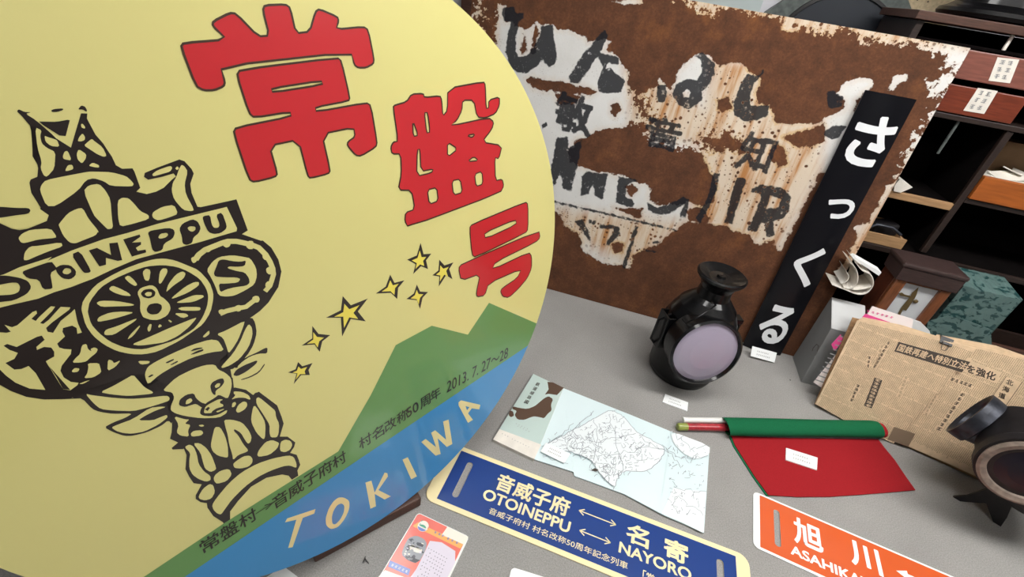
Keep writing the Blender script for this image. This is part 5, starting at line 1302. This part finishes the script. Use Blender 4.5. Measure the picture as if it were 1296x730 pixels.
# ------------------------------------------------------------------ pigeonhole cabinet
fy_ = 1.66*H; by_ = YB-.082; dep = by_-fy_
X0, X1 = .640*H, 1.62*H; ZT = TZ+1.050*H; xd = .992*H
t = thing('pigeonhole_cabinet', ((X0+X1)/2, fy_+dep/2, TZ), 'old dark wooden pigeonhole cabinet with drawers standing behind the rusted sign', 'cabinet')
def part(name, x0, x1, z0, z1, m_, y0=0.0, y1=None, par=None, bev=.0015):
    y1 = dep if y1 is None else y1
    b = MB(); b.box(((x0+x1)/2, fy_+(y0+y1)/2, TZ+(z0+z1)/2), (x1-x0, y1-y0, z1-z0), bev=bev); return b.build(name, m_, par or t)
th_ = .016
part('top_board', X0-.012, X1+.012, 1.030*H, 1.050*H, M['brown_wood'], -.012)
part('side_panel', X0, X0+th_, .001, 1.029*H, M['dark_wood']); part('side_panel', X1-th_, X1, .001, 1.029*H, M['shaded_interior_wood'])
part('back_panel', X0+th_, X1-th_, .001, 1.029*H, M['shaded_interior_wood'], dep-.008, dep)
part('divider', xd+.001, xd+th_-.001, .425*H, .812*H, M['shaded_interior_wood'], .0125, dep-.01)
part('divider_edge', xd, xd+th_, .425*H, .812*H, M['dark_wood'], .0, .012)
part('shelf_board', X0+th_, X1-th_, .985*H, .993*H, M['shaded_interior_wood'], .004, dep-.01)
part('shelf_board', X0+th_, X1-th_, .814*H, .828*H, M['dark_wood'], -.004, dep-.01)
part('shelf_board', X0+th_, xd-.0005, .574*H, .589*H, M['shaded_interior_wood'], .0125, dep-.01)  # rest of the tan-edged board, its shade painted near black
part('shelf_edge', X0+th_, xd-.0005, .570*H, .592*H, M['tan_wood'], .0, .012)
part('shelf_board', X0+th_, X1-th_, .398*H, .415*H, M['shaded_interior_wood'], .0065, dep-.01)
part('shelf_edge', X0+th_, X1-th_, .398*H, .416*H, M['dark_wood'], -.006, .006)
part('shelf_board', xd+th_+.0005, X1-th_, .603*H, .615*H, M['shaded_interior_wood'], .0125, dep-.01)
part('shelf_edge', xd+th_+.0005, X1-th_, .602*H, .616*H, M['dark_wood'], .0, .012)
part('plinth', X0+th_, X1-th_, .001, .03, M['dark_wood'], .0, .02)
sp1 = [on_y(x_, fy_) for x_ in ((1286,44),(1266,71))]; sp2 = [on_y(x_, fy_) for x_ in ((1218,150),(1189,196))]
x_ = (sp1[0][0]+sp1[1][0])/2; part('divider_slat', x_-.0035, x_+.0035, .9935*H, 1.0295*H, M['cream_paper'], .004, .010)
x_ = (sp2[0][0]+sp2[1][0])/2; part('divider_slat', x_-.003, x_+.003, sp2[1][2]-TZ, .8135*H, M['gauge_grey'], .006, .012)
def drawer(x0, x1, z0, z1, m_, labpx, y0=-.006):
    b = MB(); yy = fy_+y0
    b.box(((x0+x1)/2, yy+.009, TZ+(z0+z1)/2), (x1-x0, .018, z1-z0), bev=.002)
    b.box(((x0+x1)/2, yy+.11, TZ+(z0+z1)/2-.006), (x1-x0-.012, .18, z1-z0-.016))
    o_ = b.build('drawer', m_, t)
    b = MB(); q_ = [on_y(p__, yy-.0012) for p__ in labpx]
    b.slab(q_, np.array([0, .001, 0]), 0); eu, ev = q_[1]-q_[0], q_[0]-q_[3]
    for r_ in range(3):
        for c_ in range(2): scribble(b, q_[3]+eu*(.16+.38*c_)+ev*(.12+.3*r_), eu*.26, ev*.2, np.array([0, -.0004, 0]), 1, 3)
    b.build('label', [M['cream_paper'], M['grey_print']], o_)
drawer(X0+th_+.002, 1.40*H, .915*H, .983*H, M['faded_red_drawer'], [Cc(x_)[0] for x_ in ((1187,237),(1277,247),(1238,345),(1149,334))], -.014)
drawer(X0+th_+.002, .984*H, .831*H, .900*H, M['red_drawer'], [Cc(x_)[0] for x_ in ((1106,364),(1188,377),(1131,472),(1045,458))])
# orange open drawer in the right column
ox0, ox1 = 1.012*H, 1.58*H
b = MB()
b.box(((ox0+ox1)/2, fy_+.0, TZ+.653*H), (ox1-ox0, .014, .070*H), bev=.002)
for x_ in (ox0+.005, ox1-.005): b.box((x_, fy_+.095, TZ+.648*H), (.010, .17, .06*H))
b.box(((ox0+ox1)/2, fy_+.095, TZ+.622*H), (ox1-ox0, .17, .006)); b.build('drawer', M['orange_wood'], t)
# ------------------------------------------------------------------ things in and on the cabinet
b = MB()
for k_, (x_, z_, r_) in enumerate(((1.10, .690, .35), (1.16, .694, -.5), (1.21, .692, .2), (1.13, .699, 1.0))):
    ca_, sa_ = math.cos(r_), math.sin(r_)
    b.box((x_*H, fy_+.05+.012*k_, TZ+z_*H), (.075, .045, .003), ax=[(ca_, sa_, .15*(-1)**k_), (-sa_, ca_, .2), (0, -.2, 1)])
b.box((1.15*H, fy_+.06, TZ+.655*H), (.22, .09, .052))
tag(b.build('paper_scraps', [M['cream_paper']]), 'heap of pale paper scraps in the orange drawer', 'paper', kind='stuff')
b = MB(); b.slab([np.array([x_*H, fy_+.112, TZ+z_*H]) for x_, z_ in ((1.035,.63),(1.50,.63),(1.50,.775),(1.05,.772))], np.array([0, .06, 0]), 0)
tag(b.build('cardboard_box', [M['dull_card']]), 'tan cardboard box standing in the orange drawer', 'box')
tr0, tr1 = on_y((1097, 303), fy_-.004), on_y((1143, 314), fy_-.004)
tx0, tx1 = tr0[0]-.03, tr1[0]; tz = .4165*H
t = thing('wooden_tray', ((tx0+tx1)/2, fy_+.08, TZ+tz), 'shallow pale wooden tray on the lowest cabinet shelf, beside the edge of the rusted sign', 'tray')
b = MB(); b.box(((tx0+tx1)/2, fy_+.004, TZ+tz+.016), (tx1-tx0, .008, .031), bev=.001); b.build('front_board', M['tan_wood'], t)
b = MB()
for x_ in (tx0+.004, tx1-.004): b.box((x_, fy_+.09, TZ+tz+.014), (.007, .16, .027))
b.box(((tx0+tx1)/2, fy_+.168, TZ+tz+.014), (tx1-tx0, .007, .027)); b.box(((tx0+tx1)/2, fy_+.09, TZ+tz+.002), (tx1-tx0-.004, .15, .004)); b.build('tray_frame', M['tan_wood'], t)
b = MB(); cxt = (tx0+tx1)/2
b.box((cxt+.012, fy_+.06, TZ+tz+.034), (.075, .05, .036), ax=[(.96, .26, .1), (-.26, .96, 0), (-.1, 0, 1)], bev=.006)
tag(b.build('dark_pouch', [M['worn_black']]), 'small dark leather pouch lying in the pale wooden tray', 'pouch')
b = MB(); b.tube([np.array([cxt-.05, fy_+.022, TZ+tz+.022]), np.array([cxt-.02, fy_+.022, TZ+tz+.050]), np.array([cxt+.02, fy_+.018, TZ+tz+.052]), np.array([cxt+.05, fy_+.016, TZ+tz+.037])], .0045, n=8)
tag(b.build('metal_rod', [M['worn_steel']]), 'bent grey metal rod lying across the pale wooden tray', 'rod')
b = MB(); Z5 = crop(1080, 220, 7.3)
pz = [np.maximum(on_y(x_, fy_-.004), (-9, -9, TZ+.5925*H)) for x_ in Z5((345,205),(410,215),(550,125),(470,85),(430,50),(380,110))]
b.slab(pz, np.array([0, .10, -.0]), 0)
tag(b.build('folded_paper', [M['cream_paper']]), 'folded cream paper on the tan cabinet shelf, beside the edge of the rusted sign', 'paper')
# black glossy lamp base standing on the cabinet
b = MB(); lo_ = on_y((1262, 24), fy_+.06); O_ = np.array([lo_[0]+.012, fy_+.115, ZT])
b.lathe([(.098,.0005),(.112,.004),(.116,.012),(.112,.020),(.098,.026),(.088,.034),(.084,.05),(.090,.058),(.090,.075),(.078,.09),(.074,.16),(.06,.19),(.03,.2)], O_, n=60)
t = thing('black_lantern', O_, 'glossy black round lantern standing on top of the cabinet', 'lantern')
b.build('body', M['black_lacquer'], t)
b = MB(); b.tube([O_+np.array([-.075,0,.14]), O_+np.array([-.1,0,.2]), O_+np.array([0,0,.26]), O_+np.array([.1,0,.2]), O_+np.array([.075,0,.14])], .003); b.build('bail_handle', M['worn_steel'], t)

# ------------------------------------------------------------------ on the back wall
wy = YB-.001
c3 = on_y((1046, 74), wy-.045); r1 = np.linalg.norm(on_y((1046, -3), wy-.045)-c3)
t = thing('round_gauge', c3, 'round dark gauge with a grey eight-sided rim above the top edge of the rusted sign', 'gauge')
b = MB(); R8 = r1*1.42
b.slab([c3+np.array([math.cos(x_), 0, math.sin(x_)])*R8 for x_ in [math.pi/8+math.pi/4*k_ for k_ in range(8)]], np.array([0, .029, 0]), 0); b.build('rim', M['gauge_grey'], t)
b = MB(); b.lathe([(r1*1.06,0),(r1*1.05,.006),(r1,.007),(r1*.99,.004)], c3, (0, -1, 0), n=64, cap1=False); b.build('bezel', M['black_clip'], t)
b = MB(); b.lathe([(r1*.99,.002),(.001,.0025)], c3, (0, -1, 0), n=64, cap0=False); b.build('face', M['gauge_face'], t)
t0, t1 = on_y((862, 2), wy), on_y((958, 8), wy)
b = MB(); b.box(((t0[0]+t1[0])/2-.05, wy-.008, t0[2]+.0), (t1[0]-t0[0]+.12, .014, .075), bev=.001)
for k_ in range(44):
    x_ = t0[0]-.10+k_*.0075
    b.box((x_, wy-.0155, t0[2]-.037+(.010 if k_ % 5 else .016)), (.0014, .001, .020 if k_ % 5 else .032), mi=1)
tag(b.build('scale_ruler', [M['ruler_teal'], M['dark_print']]), 'pale teal ruler with dark tick marks on the wall above the rusted sign', 'ruler')
t0, t1 = on_y((1072, 0), wy), on_y((1185, 26), wy)
b = MB(); b.box(((t0[0]+t1[0])/2, wy-.006, t1[2]+.10), (t1[0]-t0[0]+.06, .010, .26), bev=.001)
for k_ in range(9):
    for q_ in range(9): b.lathe([(.0022,0),(.0015,.002)], (t0[0]-.02+k_*.027, wy-.011, t1[2]-.015+q_*.027), (0, -1, 0), n=8, mi=1)
tag(b.build('pin_board', [M['pin_board'], M['dark_print']]), 'beige board with rows of dots on the wall left of the glossy black lantern', 'board')

# dark wooden crate low at the right
b = MB(); q0 = on_y((1296, 398), 1.50*H); q1 = on_y((1258, 436), 1.50*H)
t = thing('wooden_crate', (1.30*H, 1.56*H, TZ), 'dark wooden crate low at the right edge, beside the teal parcel', 'crate')
kx0, kx1, kz = 1.235*H, 1.50*H, .245*H
for k_ in range(3): b.box(((kx0+kx1)/2, 1.52*H, TZ+.001+kz*(k_+.5)/3), (kx1-kx0, .014, kz/3-.006), bev=.001)
b.build('front_slats', M['brown_wood'], t)
b = MB()
for x_ in (kx0+.006, kx1-.006): b.box((x_, 1.52*H+.065, TZ+.001+kz/2), (.012, .112, kz-.004), bev=.001)
b.box(((kx0+kx1)/2, 1.52*H+.064, TZ+.009), (kx1-kx0-.026, .11, .012)); b.box(((kx0+kx1)/2, 1.52*H+.113, TZ+.001+kz/2), (kx1-kx0-.026, .012, kz-.02)); b.build('frame', M['dark_wood'], t)
